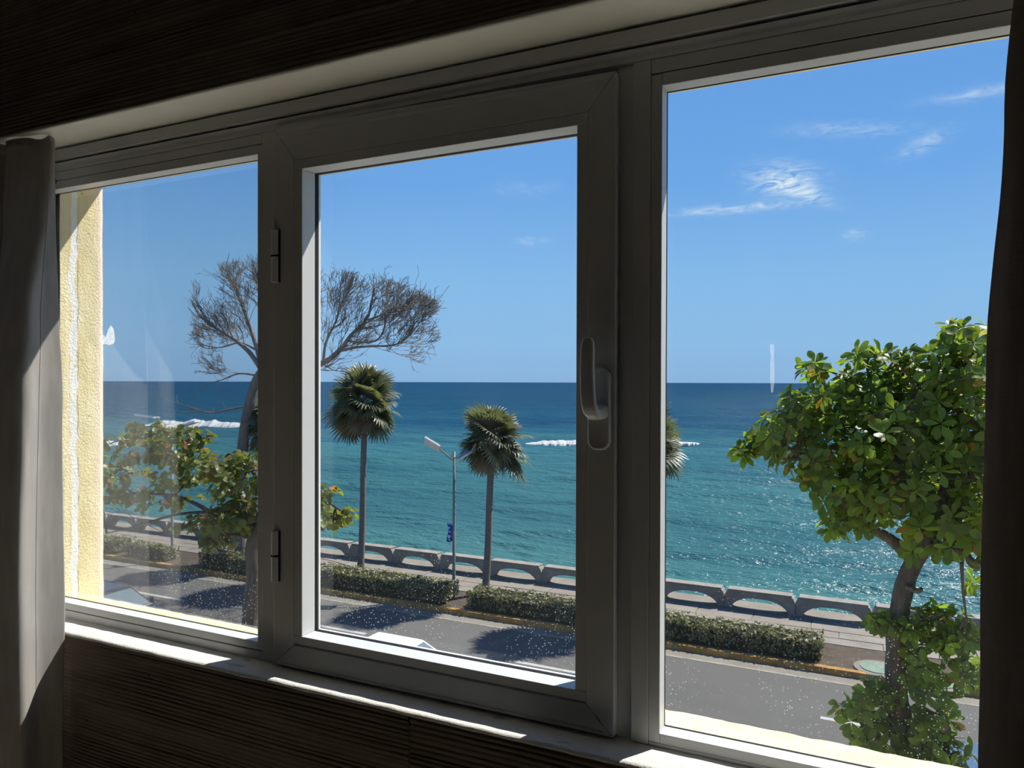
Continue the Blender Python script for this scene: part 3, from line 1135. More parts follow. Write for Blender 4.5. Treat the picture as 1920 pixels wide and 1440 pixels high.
for k in range(-17, 5):
    x = -4.65 + PITCHW * k
    root = empty('sea_wall_bench', (x, 26.86, GROUND + .14))
    tag(root, bench_label(x), 'bench', 'arched sea wall modules')
    for nm, me in (('arch', am), ('coping', cop)):
        o = bpy.data.objects.new(nm, me)
        COL.objects.link(o)
        o.parent = root
        if nm == 'coping':
            b = o.modifiers.new('bevel', 'BEVEL')
            b.width = .02
            b.segments = 2

# round pale green inspection covers in the strip
mc = plain('pale_green_concrete', (.15, .20, .155, 1), .85, .15, var=.15, scale=6)
for px, py, s, lab in ((1646, 1254, .62, 'pale green round concrete cover left of the leafy tree trunk'), (1758, 1280, .62, 'pale green round concrete cover right of the leafy tree trunk')):
    p = at_z(px, py, GROUND + .15)
    root = empty('inspection_cover', (p.x, p.y, GROUND + .14))
    ring = [(p.x + s * cos(2 * pi * i / 28), p.y + s * sin(2 * pi * i / 28)) for i in range(28)]
    ins = [(p.x + s * .72 * cos(2 * pi * i / 28), p.y + s * .72 * sin(2 * pi * i / 28)) for i in range(28)]
    MB().prism(ring, 'z', GROUND + .14, GROUND + .175).build('surround', MAT['gutter'], root, bevel=.01)
    MB().prism(ins, 'z', GROUND + .17, GROUND + .195).build('lid', mc, root, bevel=.01)
    tag(root, lab, 'cover')

# ---------------------------------------------------------------- sea
def build_sea():
    ys = []
    y = 27.8
    while y < 60000:
        ys.append(y)
        y += max(.22, (y - 20) * .0105) if y < 420 else y * .035
    nc = 330
    m = MB()
    rows = []
    rd = random.Random(2)
    waves = []
    for lam, amp in ((26, .34), (17, .22), (11, .14), (7, .09), (4.3, .06), (2.6, .035)):
        for q in range(2):
            a = radians(rd.uniform(-22, 22) - 8)
            waves.append((lam * rd.uniform(.85, 1.15), amp * .7, sin(a), cos(a), rd.uniform(0, 6.28)))
    for y in ys:
        r = []
        xl, xr = -2.0 * y - 25, 1.0 * y + 25
        step = (xr - xl) / nc
        for i in range(nc + 1):
            x = xl + step * i
            z = 0
            for lam, amp, sx, sy, ph in waves:
                k = 2 * pi / lam
                fade = max(0, min(1, lam / (3.2 * max(step, (y - 20) * .0105)) - .6))
                if fade <= 0:
                    continue
                s = sin(k * (x * sx + y * sy) + ph + 1.3 * mnoise.noise(Vector((x * .03, y * .03, lam))))
                z += amp * fade * (1 - 2 * abs(s)) * .8
            r.append((x, y, SEA + z))
        rows.append(r)
    m.grid(rows)
    o = m.build('sea', MAT['sea'], None, smooth=True)
    tag(o, 'turquoise sea turning deep blue towards the horizon', 'sea', kind='stuff')


build_sea()


def breaker(px0, px1, py, hgt, dep, label, seed):
    a, b = at_z(px0, py, SEA + .2), at_z(px1, py, SEA + .2)
    n = 220
    m = MB()
    rows = []
    dirv = (b - a)
    nrm = Vector((dirv.y, -dirv.x, 0)).normalized()
    if nrm.y > 0:
        nrm = -nrm
    for i in range(n + 1):
        t = i / n
        env = min(1, min(t, 1 - t) * 4.5) ** .8 * max(.12, .62 + .45 * fbm(t * 7, seed, 1, 4))
        c = a.lerp(b, t) + Vector((0, 1.2 * fbm(t * 3, seed, 5, 3), 0))
        row = []
        for j in range(12):
            s = j / 11
            z = hgt * env * sin(pi * s ** .55) ** 1.2 + .05 * hgt * env * fbm(t * 60, s * 4, seed, 5)
            w = dep * (s - .3) * (.35 + env * (.8 + .18 * fbm(t * 25, s, seed + 3, 3)))
            row.append((c.x + nrm.x * w, c.y + nrm.y * w, SEA + z + (.12 if 0 < j < 11 else -.4)))
        rows.append(row)
    m.grid(rows)
    o = m.build('breaking_wave', MAT['foam'], None, smooth=True)
    tag(o, label, 'wave')


breaker(262, 470, 798, 2.4, 7, 'long white breaking wave crest beyond the left pane', 1)
breaker(150, 250, 832, 1.1, 5, 'white breaking foam beside the yellow jamb', 2)
breaker(985, 1170, 831, 1.1, 4.5, 'white breaking crest right of the tree palms, behind the casement post', 3)
breaker(1230, 1310, 830, .40, 2.2, 'thin white crest beside the palm fronds in the right pane', 4)


# ---------------------------------------------------------------- plants
def leaf_mesh(name, kind, L, W, seed, mat):
    """one leaf lying along +X, face up, folded along its midrib and curled"""
    rd = random.Random(seed)
    n = 6
    m = MB()
    rows = []
    curl = rd.uniform(.05, .22)
    fold = rd.uniform(.10, .35)
    for i in range(n + 1):
        t = i / n
        if kind == 'round':
            w = W * sqrt(max(0, 1 - (2 * t - 1) ** 2)) * (1 if t < .98 else .5)
        elif kind == 'obovate':
            w = W * (sin(pi * min(1, t * .93 + .02)) ** .9) * (.30 + .95 * t)
        else:
            w = W * sin(pi * t) ** .8
        w = max(w, W * .06)
        z = -curl * L * t * t + .03 * L * sin(t * 7 + seed)
        rows.append([(L * t, -w, z + fold * w), (L * t, 0, z), (L * t, w, z + fold * w)])
    m.grid(rows)
    me = m.mesh(name, True)
    me.materials.append(mat)
    return me


def leaf_matrix(pos, direction, up, scale):
    x = Vector(direction).normalized()
    z = Vector(up)
    z = (z - x * z.dot(x))
    if z.length < 1e-4:
        z = x.orthogonal()
    z.normalize()
    y = z.cross(x)
    return Matrix(((x.x * scale, y.x * scale, z.x * scale, pos[0]), (x.y * scale, y.y * scale, z.y * scale, pos[1]),
                   (x.z * scale, y.z * scale, z.z * scale, pos[2]), (0, 0, 0, 1)))


def rand_dir(rd):
    while True:
        v = Vector((rd.uniform(-1, 1), rd.uniform(-1, 1), rd.uniform(-1, 1)))
        if .05 < v.length < 1:
            return v.normalized()


def joined(name, items, parent, mat):
    """items: (mesh, matrix, tint) all joined into one uncountable mass"""
    vs, fs, tint = [], [], []
    for me, M, t in items:
        n = len(vs)
        for v in me.vertices:
            vs.append(M @ v.co)
        for p in me.polygons:
            fs.append(tuple(i + n for i in p.vertices))
        tint += [t] * len(me.vertices)
    me = bpy.data.meshes.new(name)
    me.from_pydata([tuple(v) for v in vs], [], fs)
    a = me.attributes.new('tint', 'FLOAT', 'POINT')
    a.data.foreach_set('value', tint)
    me.polygons.foreach_set('use_smooth', [True] * len(me.polygons))
    o = put(name, me, mat, parent)
    o['kind'] = 'stuff'
    return o


def wobbly(a, b, rd, n=5, amp=.12):
    a, b = Vector(a), Vector(b)
    d = (b - a).length
    out = []
    off = rand_dir(rd) * d * amp
    off2 = rand_dir(rd) * d * amp * .6
    for i in range(n + 1):
        t = i / n
        out.append(a.lerp(b, t) + off * sin(pi * t) + off2 * sin(2 * pi * t))
    return out


def leafy_tree(name, label, base, trunk, trunk_r, limbs, clumps, leaf_meshes, mat_leaf, mat_bark, rd, window, per=(6, 9), leaf_scale=(.8, 1.15), n_parts=300, bare=.12, outward=.7):
    root = empty(name, base)
    tag(root, label, 'tree')
    MB().tube(resample(trunk, 34), [trunk_r[0] + (trunk_r[1] - trunk_r[0]) * (i / 33) + .012 * fbm(i * .8, 3, 1, 2) for i in range(34)], 12).build('trunk', mat_bark, root, smooth=True)
    nodes = list(resample(trunk, 34))[5:]
    for pts, r0, r1 in limbs:
        pp = resample(pts, 18)
        MB().tube(pp, [r0 + (r1 - r0) * i / 17 for i in range(18)], 8).build('branch', mat_bark, root, smooth=True)
        nodes += pp[3:]
    tw = MB()
    leaves = []
    for c, rx, ry, rz, n in clumps:
        c = Vector(c)
        centre_pull = c
        # a bough reaching into the clump
        near = min(nodes, key=lambda q: (q - c).length)
        tw.tube(wobbly(near, c, rd, 6, .10), [.022 - .012 * i / 6 for i in range(7)], 5)
        local = [near.lerp(c, t) for t in (.4, .6, .8, 1)]
        for _ in range(n):
            d = rand_dir(rd)
            r = rd.random() ** .45
            p = c + Vector((d.x * rx * r, d.y * ry * r, d.z * rz * r))
            q = min(local, key=lambda s: (s - p).length)
            tw.tube(wobbly(q, p, rd, 4, .14), [.0085, .007, .006, .005, .0035], 3, False)
            local.append(q.lerp(p, .6))
            if rd.random() < bare:
                continue
            axis = ((p - q).normalized() * .5 + d * outward + Vector((0, 0, .45))).normalized()
            k = rd.randint(*per)
            ph = rd.uniform(0, 6.28)
            a = axis.orthogonal().normalized()
            b = axis.cross(a)
            for i in range(k):
                an = ph + 2.4 * i
                lift = rd.uniform(-.25, .75)
                dr = (a * cos(an) + b * sin(an) + axis * lift).normalized()
                dr.z -= rd.uniform(0, .35)
                up = axis + Vector((rd.uniform(-.5, .5), rd.uniform(-.5, .5), rd.uniform(0, .5)))
                leaves.append((rd.choice(leaf_meshes), leaf_matrix(p + dr * .012, dr, up, rd.uniform(*leaf_scale)), rd.random()))
    t = tw.build('twigs', mat_bark, root, smooth=True)
    t['kind'] = 'stuff'

    def show(it):
        p = it[1].translation
        x, y = project(p)
        ins = window[0] < x < window[1] and window[2] < y < window[3]
        return (0 if ins else 1, (p - EYE).length)
    leaves.sort(key=show)
    for me, M, tn in leaves[:n_parts]:
        o = bpy.data.objects.new('leaf', me)
        COL.objects.link(o)
        o.parent = root
        M2 = M.copy()
        M2.translation = M.translation - Vector(base)
        o.matrix_local = M2
    if len(leaves) > n_parts:
        joined('foliage', leaves[n_parts:], root, mat_leaf)
    return root


_c = random.Random(3)
GREEN_A = [(.084 * k, .122 * k, .017 * k, 1) for k in (_c.uniform(.6, 1.8) for _ in range(25))] + [(.115, .14, .025, 1), (.10, .12, .03, 1), (.15, .14, .025, 1), (.12, .14, .02, 1), (.25, .115, .025, 1)]
MAT['almond_leaf'] = leaf_material('almond_tree_leaf', GREEN_A, .52, 2.5, .42, .32)
GRAPE = [(.090 * k, .105 * k, .022 * k, 1) for k in (_c.uniform(.75, 1.5) for _ in range(24))] + [(.15, .15, .03, 1), (.14, .11, .04, 1), (.13, .13, .05, 1), (.28, .11, .05, 1)]
MAT['grape_leaf'] = leaf_material('sea_grape_leaf', GRAPE, .42, 2.2, .4, .4)
MAT['bark'] = bark_material('dark_bark', (.045, .036, .028, 1), (.12, .10, .08, 1))
MAT['bark_grey'] = bark_material('grey_branch_bark', (.12, .10, .082, 1), (.27, .23, .195, 1), 9)
MAT['bark_palm'] = bark_material('grey_palm_trunk', (.10, .085, .075, 1), (.19, .17, .15, 1), 8, (1, 1, 3.5), .5)

# right tree: sea almond with broad leaves in rosettes, on the near pavement
TY = 9.0
rd = random.Random(21)
base_r = (at(1690, 1440, TY).x + .1, TY, GROUND + .15)
trunk_r = [base_r, at(1694, 1440, TY), at(1680, 1290, TY), at(1684, 1170, TY), at(1700, 1085, TY), at(1728, 1030, TY), at(1765, 950, TY - .1), at(1800, 850, TY)]
limbs_r = [([at(1715, 1055, TY), at(1668, 1010, TY - .15), at(1622, 985, TY - .2), at(1570, 930, TY - .3), at(1500, 860, TY - .3)], .07, .02),
           ([at(1740, 1015, TY), at(1735, 930, TY + .3), at(1690, 830, TY + .3), at(1640, 740, TY + .2)], .06, .015),
           ([at(1765, 950, TY), at(1830, 880, TY - .2), at(1900, 790, TY - .1), at(1980, 720, TY)], .06, .02),
           ([at(1790, 880, TY), at(1800, 780, TY + .3), at(1810, 690, TY + .1)], .05, .015),
           ([at(1735, 1020, TY), at(1800, 1030, TY - .4), at(1828, 1055, TY - .5), at(1900, 1070, TY - .5)], .045, .02),
           ([at(1803, 1055, TY - .45), at(1806, 1110, TY - .4), at(1812, 1160, TY - .35)], .018, .008),
           ([at(1700, 1100, TY - .1), at(1720, 1108, TY - .2), at(1728, 1104, TY - .25)], .035, .02),
           ([at(1684, 1180, TY), at(1720, 1165, TY - .2), at(1770, 1150, TY - .3)], .02, .01)]
S = 8.0 / 1400      # metres per pixel at that distance


def cl(px, py, rx, rz, n, dy=0, ry=.55):
    return (at(px, py, TY + dy), rx * S, ry, rz * S, int(n * 1.5 + .5))


cl_r = [cl(1455, 815, 62, 50, 17), cl(1500, 775, 70, 55, 22), cl(1590, 745, 85, 75, 34, .1), cl(1680, 715, 85, 60, 32, .2), cl(1765, 690, 70, 55, 26), cl(1825, 650, 50, 45, 18, .1),
        cl(1545, 850, 95, 60, 34, -.2), cl(1640, 830, 95, 80, 40, -.3), cl(1740, 800, 95, 90, 44, -.2), cl(1820, 790, 70, 110, 36, -.3), cl(1590, 920, 70, 45, 20, -.2), cl(1680, 920, 85, 60, 30, -.3),
        cl(1770, 920, 80, 70, 32, -.35), cl(1820, 980, 50, 60, 20, -.3), cl(1600, 965, 50, 40, 12), cl(1740, 1000, 60, 40, 14, -.3), cl(1392, 848, 22, 22, 4), cl(1530, 690, 22, 12, 4), cl(1630, 668, 30, 16, 6),
        cl(1860, 930, 110, 90, 40, 1.0, .8), cl(1960, 1000, 100, 90, 30, 1.2, .8), cl(1780, 850, 100, 100, 36, 1.0, .7), cl(1700, 900, 90, 80, 26, .9, .6), cl(1900, 1080, 90, 60, 20, 1.6, .7), cl(1920, 780, 110, 160, 40), cl(1960, 960, 90, 80, 14), cl(1560, 985, 22, 18, 4), cl(1800, 625, 30, 18, 6),
        cl(1652, 1165, 30, 20, 6, -.1, .25), cl(1745, 1180, 50, 35, 12, -.2, .35), cl(1795, 1190, 40, 50, 13, -.2, .35), cl(1730, 1235, 35, 25, 6, -.2, .3), cl(1805, 1255, 30, 25, 6, -.2, .3),
        cl(1735, 1285, 40, 28, 8, -.2, .3), cl(1620, 1300, 38, 32, 8, -.2, .3), cl(1640, 1365, 45, 38, 10, -.2, .35), cl(1720, 1370, 45, 38, 12, -.25, .35), cl(1690, 1420, 70, 30, 14, -.3, .35), cl(1775, 1410, 50, 30, 10, -.3, .35),
        cl(1590, 1335, 18, 18, 3, -.2, .2), cl(1760, 1340, 24, 20, 4, -.2, .2), cl(1800, 1445, 45, 30, 8, -.3, .3), cl(1690, 1480, 80, 35, 12, -.3, .35)]
alm = [leaf_mesh('leaf', 'obovate', .155, .040 + .006 * (i % 3), 30 + i, MAT['almond_leaf']) for i in range(5)]
leafy_tree('almond_tree', 'leafy green almond tree with dark trunk in front of the right pane', base_r, trunk_r, (.125, .07), limbs_r, cl_r, alm, MAT['almond_leaf'], MAT['bark'], rd, (1245, 1838, 560, 1440), (6, 9), (.75, 1.15), 300, .08, .6)

# left tree: sea grape with round leaves and many bare grey twigs
rd = random.Random(5)
SL = 12.07 / 1400


def cg(px, py, rx, rz, n, dy=0, ry=.7):
    return (at(px, py, TY + dy), rx * SL, ry, rz * SL, int(n * 2.5 + .5))


base_l = (at(470, 1175, TY).x, TY, GROUND + .15)
trunk_l = [base_l, at(462, 1400, TY), at(468, 1180, TY), at(476, 1080, TY), at(474, 1020, TY), at(500, 965, TY), at(512, 900, TY)]
limbs_l = [([at(478, 1005, TY), at(440, 985, TY - .2), at(395, 960, TY - .3), at(330, 930, TY - .2), at(250, 925, TY - .1)], .06, .015),
           ([at(478, 1000, TY), at(450, 930, TY + .2), at(400, 890, TY + .3), at(330, 850, TY + .2), at(260, 820, TY + .1)], .06, .014),
           ([at(480, 1010, TY), at(430, 1002, TY - .3), at(380, 1010, TY - .3)], .04, .012),
           ([at(505, 930, TY), at(470, 880, TY), at(430, 850, TY)], .045, .012),
           ([at(505, 950, TY), at(560, 930, TY - .2), at(610, 940, TY - .2), at(650, 965, TY - .2)], .045, .01),
           ([at(395, 960, TY - .3), at(330, 965, TY - .3), at(260, 985, TY - .3), at(200, 1000, TY - .3)], .03, .008)]
cg_l = [cg(235, 825, 32, 16, 8), cg(300, 815, 45, 16, 12), cg(355, 822, 45, 20, 14), cg(280, 855, 60, 28, 16), cg(360, 860, 45, 25, 12, .2), cg(415, 880, 50, 35, 20), cg(222, 890, 28, 35, 10), cg(250, 930, 40, 30, 6),
        cg(350, 900, 40, 22, 7), cg(300, 910, 50, 30, 6), cg(455, 900, 35, 50, 18), cg(440, 960, 45, 35, 22, -.2), cg(395, 985, 36, 25, 16, -.3), cg(465, 985, 30, 30, 14, -.1), cg(320, 945, 35, 14, 5), cg(285, 800, 20, 10, 4),
        cg(520, 890, 60, 60, 26), cg(560, 960, 50, 45, 16), cg(612, 935, 18, 24, 7, -.2, .3), cg(622, 975, 22, 14, 5, -.2, .3), cg(650, 966, 14, 8, 3, -.2, .2), cg(620, 988, 10, 8, 2, -.2, .2), cg(400, 1020, 22, 8, 5, -.3, .3), cg(150, 890, 70, 50, 18)]
grp = [leaf_mesh('leaf', 'round', .125 + .015 * (i % 3), .062 + .006 * (i % 2), 60 + i, MAT['grape_leaf']) for i in range(5)]
leafy_tree('sea_grape_tree', 'sparse sea grape tree with round leaves in front of the left pane', base_l, trunk_l, (.16, .09), limbs_l, cg_l, grp, MAT['grape_leaf'], MAT['bark'], rd, (196, 680, 700, 1180), (4, 6), (.62, 1.0), 300, .28, .5)


# bare tree: flat-topped crown of grey twigs, on the planting strip
def bare_tree():
    rd = random.Random(13)
    Y = 24.05
    base = Vector((at(452, 1000, Y).x, Y, GROUND + .14))
    root = empty('bare_tree', base)
    tag(root, 'leafless flat-topped tree with fine grey twigs behind the palms', 'tree')

    def P(px, py, dy=0):
        return at(px, py, Y + dy)
    trunk = [base, P(452, 930), P(456, 830), P(466, 765), P(480, 715), P(496, 690)]
    MB().tube(resample(trunk, 26), [.27 - .09 * i / 25 for i in range(26)], 10).build('trunk', MAT['bark_grey'], root, smooth=True)
    mains = [([(492, 697), (470, 660), (440, 638), (405, 618), (375, 590), (360, 560)], .115, .03, -.4),
             ([(486, 705), (450, 700), (420, 712), (385, 722)], .05, .012, .2),
             ([(492, 695), (480, 640), (462, 590), (440, 545), (425, 515)], .11, .03, .4),
             ([(496, 692), (505, 630), (500, 570), (495, 520)], .12, .03, .0),
             ([(496, 692), (540, 650), (560, 600), (565, 545)], .12, .03, -.5),
             ([(496, 690), (550, 690), (602, 682), (640, 655), (660, 630), (690, 600), (700, 565)], .16, .03, .3),
             ([(640, 655), (690, 652), (740, 646), (765, 628), (775, 600)], .055, .018, -.2),
             ([(655, 640), (700, 640), (720, 620), (724, 590), (760, 575)], .05, .015, .4),
             ([(606, 680), (612, 640), (630, 600), (640, 560)], .07, .02, -.4),
             ([(690, 600), (730, 588), (770, 578), (800, 572)], .035, .012, .0),
             ([(470, 760), (430, 768), (395, 775), (350, 762), (300, 748)], .05, .012, -.3),
             ([(400, 772), (360, 775), (320, 770)], .025, .008, -.5),
             ([(478, 655), (450, 645), (410, 650), (370, 645)], .05, .012, .6)]
    tips = []
    for pts, r0, r1, dy in mains:
        n = len(pts)
        pp = resample([P(x, y, dy * i / (n - 1)) + rand_dir(rd) * .06 * (i > 0) for i, (x, y) in enumerate(pts)], 16)
        MB().tube(pp, [r0 + (r1 - r0) * i / 15 for i in range(16)], 7).build('branch', MAT['bark_grey'], root, smooth=True)
        for i in range(4, 16):
            tips.append((pp[i], (pp[i] - pp[i - 1]).normalized(), max(r1, (r0 + (r1 - r0) * i / 15) * .5), i / 15))

    def ceiling_py(px):     # the crown's upper outline as seen from the window
        prof = ((330, 555), (360, 520), (420, 492), (470, 478), (520, 480), (570, 505), (640, 508), (700, 515), (745, 530), (790, 548), (830, 572))
        if px <= prof[0][0]:
            return prof[0][1]
        for (a, b), (c, d) in zip(prof, prof[1:]):
            if px <= c:
                return b + (d - b) * (px - a) / (c - a)
        return 600
    heart = P(540, 680)
    tw = MB()
    cnt = [0]

    def grow(p, d, r, length, depth):
        if cnt[0] > 9500 or depth > 5:
            return
        n = 4
        pts = [p]
        q = p.copy()
        dd = d.copy()
        for i in range(n):
            dd = (dd + rand_dir(rd) * .24 + Vector((0, 0, .04))).normalized()
            q = q + dd * length / n
            pts.append(q.copy())
        x, y = project(q)
        if y < ceiling_py(x) - 4 or y > 700 or x < 350 + 14 * rd.random() or x > 822 + 10 * rd.random():
            if rd.random() < .85:
                return
        cnt[0] += 1
        tw.tube(pts, [max(.0075, r * (1 - .45 * i / n)) for i in range(n + 1)], 4 if r > .02 else 3, False)
        k = 3 if depth < 3 else 2
        for i in range(k):
            j = rd.randint(1, n)
            nd = (dd * 1.05 + rand_dir(rd) * .72 + (pts[j] - heart).normalized() * .3 + Vector((0, 0, .08))).normalized()
            grow(pts[j], nd, r * .62, length * rd.uniform(.6, .85), depth + 1)
    rd.shuffle(tips)
    for p, d, r, t in tips:
        px, py = project(p)
        if py > 715:
            if rd.random() < .5:
                nd = (d + rand_dir(rd) * .7).normalized()
                tw.tube(wobbly(p, p + nd * .8, rd, 4, .15), [.012, .011, .01, .009, .008], 3, False)
            continue
        for _ in range(2 if t > .45 else 1):
            nd = (d * .7 + rand_dir(rd) * .75 + (p - heart).normalized() * .5 + Vector((0, 0, .25))).normalized()
            grow(p, nd, min(.026, r * .7), rd.uniform(.65, 1.15), 1)
    o = tw.build('twigs', MAT['bark_grey'], root, smooth=True)
    o['kind'] = 'stuff'


bare_tree()


# fan palms
def fan_mesh(seed, mat_index_dead=False):
    rd = random.Random(seed)
    m = MB()
    lp = .62
    # petiole, gently arched
    m.tube([(0, 0, 0), (lp * .35, 0, .03), (lp * .7, 0, .03), (lp, 0, 0)], [.018, .014, .012, .010], 4)
    n = 26
    for i in range(n):
        a = radians(-118 + 236 * i / (n - 1)) + rd.uniform(-.03, .03)
        R = .78 * (1 - .26 * abs(a) / 2.06) * rd.uniform(.9, 1.06)
        w = .040
        ca, sa = cos(a), sin(a)
        row = []
        for t, ww in ((.0, .25), (.3, .8), (.62, 1.0), (.85, .55), (1.0, .06)):
            r = R * t
            z = .10 * t * abs(sa) + .05 * t - (.30 + .1 * rd.random()) * t ** 3 * R
            c = Vector((lp + r * ca, r * sa, z))
            s = Vector((-sa, ca, 0)) * w * ww
            row.append([tuple(c - s), tuple(c + Vector((0, 0, -.008 * ww))), tuple(c + s)])
        m.grid(row)
    return m.mesh('frond', True)


FROND = [(.100, .110, .066, 1), (.12, .13, .078, 1), (.088, .098, .058, 1), (.16, .165, .10, 1), (.11, .12, .072, 1)]
MAT['frond'] = leaf_material('fan_palm_frond', FROND, .3, 1.5, .42, .5)
MAT['frond_dead'] = leaf_material('withered_palm_frond', [(.17, .135, .085, 1), (.13, .10, .065, 1), (.20, .165, .10, 1)], .2, 1.2, .8, .15)
FANS = [fan_mesh(70 + i) for i in range(4)]
for f in FANS:
    f.materials.append(MAT['frond'])
FANS_DEAD = [fan_mesh(90 + i) for i in range(3)]
for f in FANS_DEAD:
    f.materials.append(MAT['frond_dead'])


def palm(label, base, top, seed, size=1.0, hang=(), n=52):
    rd = random.Random(seed)
    base, top = Vector(base), Vector(top)
    root = empty('fan_palm', base)
    tag(root, label, 'palm')
    pts = [base, base.lerp(top, .33) + Vector((.03, 0, 0)), base.lerp(top, .66), top, top + Vector((0, 0, .3))]
    pp = resample(pts, 40)
    MB().tube(pp, [(.165 if i < 3 else .14 - .035 * i / 39) + (.004 if i % 2 else 0) for i in range(40)], 10).build('trunk', MAT['bark_palm'], root, smooth=True)
    # leaf-base boot below the crown
    MB().tube([top + Vector((0, 0, -.15)), top + Vector((0, 0, .05)), top + Vector((0, 0, .3)), top + Vector((0, 0, .55))], [.11, .18, .17, .06], 9).build('crown_shaft', MAT['bark_grey'], root, smooth=True)

    def frond(az, el, sc, dead=False, z=.3):
        me = rd.choice(FANS_DEAD if dead else FANS)
        d = Vector((cos(az) * cos(el), sin(az) * cos(el), sin(el)))
        up = Vector((0, 0, 1)) if el < 1.2 else Vector((-cos(az), -sin(az), .2))
        if el < -.6:
            up = Vector((cos(az), sin(az), .4))
        up = Matrix.Rotation(rd.uniform(-.95, .95), 3, d) @ (up - d * up.dot(d)).normalized()
        M = leaf_matrix(top + Vector((0, 0, z)) - base, d, up, sc)
        o = bpy.data.objects.new('frond', me)
        COL.objects.link(o)
        o.parent = root
        o.matrix_local = M
    for i in range(n):
        t = i / (n - 1)
        el = radians(84 - 118 * t ** .8) + rd.uniform(-.1, .1)
        frond(i * 2.39996 + rd.uniform(-.15, .15), el, size * rd.uniform(.74, 1.08), False, .42 - .28 * t)
    for i in range(7):
        frond(i * .9 + rd.uniform(-.2, .2), radians(rd.uniform(-62, -42)), size * .8, True, .05)
    for az, el, sc, dead in hang:
        frond(az, el, sc * size, dead, .05)
    return root


PY = 24.75
g = GROUND + .14


def palm_at(px, py, tpx, tpy, Y):
    b = at(px, py, Y)
    b.z = g
    t = at(tpx, tpy, Y)
    return b, t


b, t = palm_at(676, 1080, 684, 768, PY)
RIGHT, LEFT = YAW, pi + YAW       # directions along the picture
palm('tall fan palm left of the street lamp, crown above the horizon', b, t, 3, 1.22,
     ((LEFT, -.35, 1.15, False), (LEFT - .3, -.75, 1.1, True), (LEFT + .3, -1.0, 1.0, True), (LEFT, -.15, 1.15, False), (RIGHT - .2, -.85, 1.0, False), (RIGHT + .4, -.6, 1.0, False), (RIGHT, -1.25, .9, True)))
b, t = palm_at(910, 1118, 922, 842, PY - .2)
palm('fan palm right of the street lamp with one frond hanging low', b, t, 8, 1.12, ((RIGHT, -.35, 1.15, False), (RIGHT - .2, -.70, 1.25, False), (RIGHT + .2, -.55, 1.0, False)))
b, t = palm_at(1196, 1163, 1203, 848, PY - .3)
palm('fan palm mostly hidden by the post right of the handle', b, t, 15, 1.22, ((RIGHT, -.4, 1.0, False), (RIGHT + .3, -.7, .9, False)))
b, t = palm_at(512, 1060, 520, 812, PY + .2)
palm('fan palm mostly hidden by the post with the hinges', b, t, 19, 1.2, ((LEFT, -.4, 1.0, True), (LEFT + .3, -.7, .9, False)))


# clipped hedges
HEDGE = [(.12, .13, .048, 1), (.16, .165, .065, 1), (.22, .205, .095, 1), (.10, .11, .042, 1), (.15, .145, .07, 1), (.26, .235, .12, 1), (.19, .14, .075, 1)]
MAT['hedge_leaf'] = leaf_material('hedge_leaf', HEDGE, .25, 1.3, .5, .3)
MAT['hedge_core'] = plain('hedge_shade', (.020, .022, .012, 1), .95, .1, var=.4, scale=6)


def hedge(x0, x1, label, seed, hgt=.62, y0=22.5, y1=23.65):
    rd = random.Random(seed)
    root = empty('clipped_hedge', ((x0 + x1) / 2, (y0 + y1) / 2, g))
    tag(root, label, 'hedge')
    n = max(8, int((x1 - x0) / .12))
    rows = []
    prof = [(y0 + .10, 0), (y0 + .06, .3), (y0 + .08, hgt - .12), (y0 + .22, hgt - .04), (y1 - .22, hgt - .04), (y1 - .08, hgt - .12), (y1 - .06, .3), (y1 - .1, 0)]
    for i in range(n + 1):
        x = x0 + .1 + (x1 - x0 - .2) * i / n
        e = .75 if i in (0, n) else 1
        rows.append([(x, (y - (y0 + y1) / 2) * e + (y0 + y1) / 2 + .05 * fbm(x, z * 2, seed, 3), g + z * e + .06 * fbm(x * 1.2, y * 2, seed, 3) * (z > 0)) for y, z in prof])
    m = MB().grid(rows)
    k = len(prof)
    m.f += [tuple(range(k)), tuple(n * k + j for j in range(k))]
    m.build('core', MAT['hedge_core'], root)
    vs, fs, tn = [], [], []
    dens = 330
    for _ in range(int((x1 - x0) * dens)):
        x = rd.uniform(x0, x1)
        u = rd.random()
        if u < .55:
            y, z, nm = rd.uniform(y0 + .05, y1 - .05), hgt - .03 + rd.uniform(-.05, .05), Vector((0, 0, 1))
        elif u < .92:
            y, z, nm = y0 + .06 + rd.uniform(-.04, .04), rd.uniform(.12, hgt), Vector((0, -1, .35))
        else:
            y, z, nm = rd.uniform(y0, y1), rd.uniform(.1, hgt), Vector((1 if rd.random() < .5 else -1, 0, .3))
            x = x1 - .04 if nm.x > 0 else x0 + .04
        z += .07 * fbm(x * 1.2, y * 2, seed, 3)
        nm = (nm + rand_dir(rd) * .75).normalized()
        d = nm.orthogonal().normalized()
        d = (Matrix.Rotation(rd.uniform(0, 6.28), 3, nm) @ d)
        e = nm.cross(d)
        c = Vector((x, y, g + z))
        s = rd.uniform(.045, .085)
        q = len(vs)
        vs += [tuple(c - d * s), tuple(c + e * s * .5), tuple(c + d * s), tuple(c - e * s * .5)]
        fs.append((q, q + 1, q + 2, q + 3))
        tn += [rd.random()] * 4
    me = bpy.data.meshes.new('foliage')
    me.from_pydata(vs, [], fs)
    a = me.attributes.new('tint', 'FLOAT', 'POINT')
    a.data.foreach_set('value', tn)
    put('foliage', me, MAT['hedge_leaf'], root)['kind'] = 'stuff'


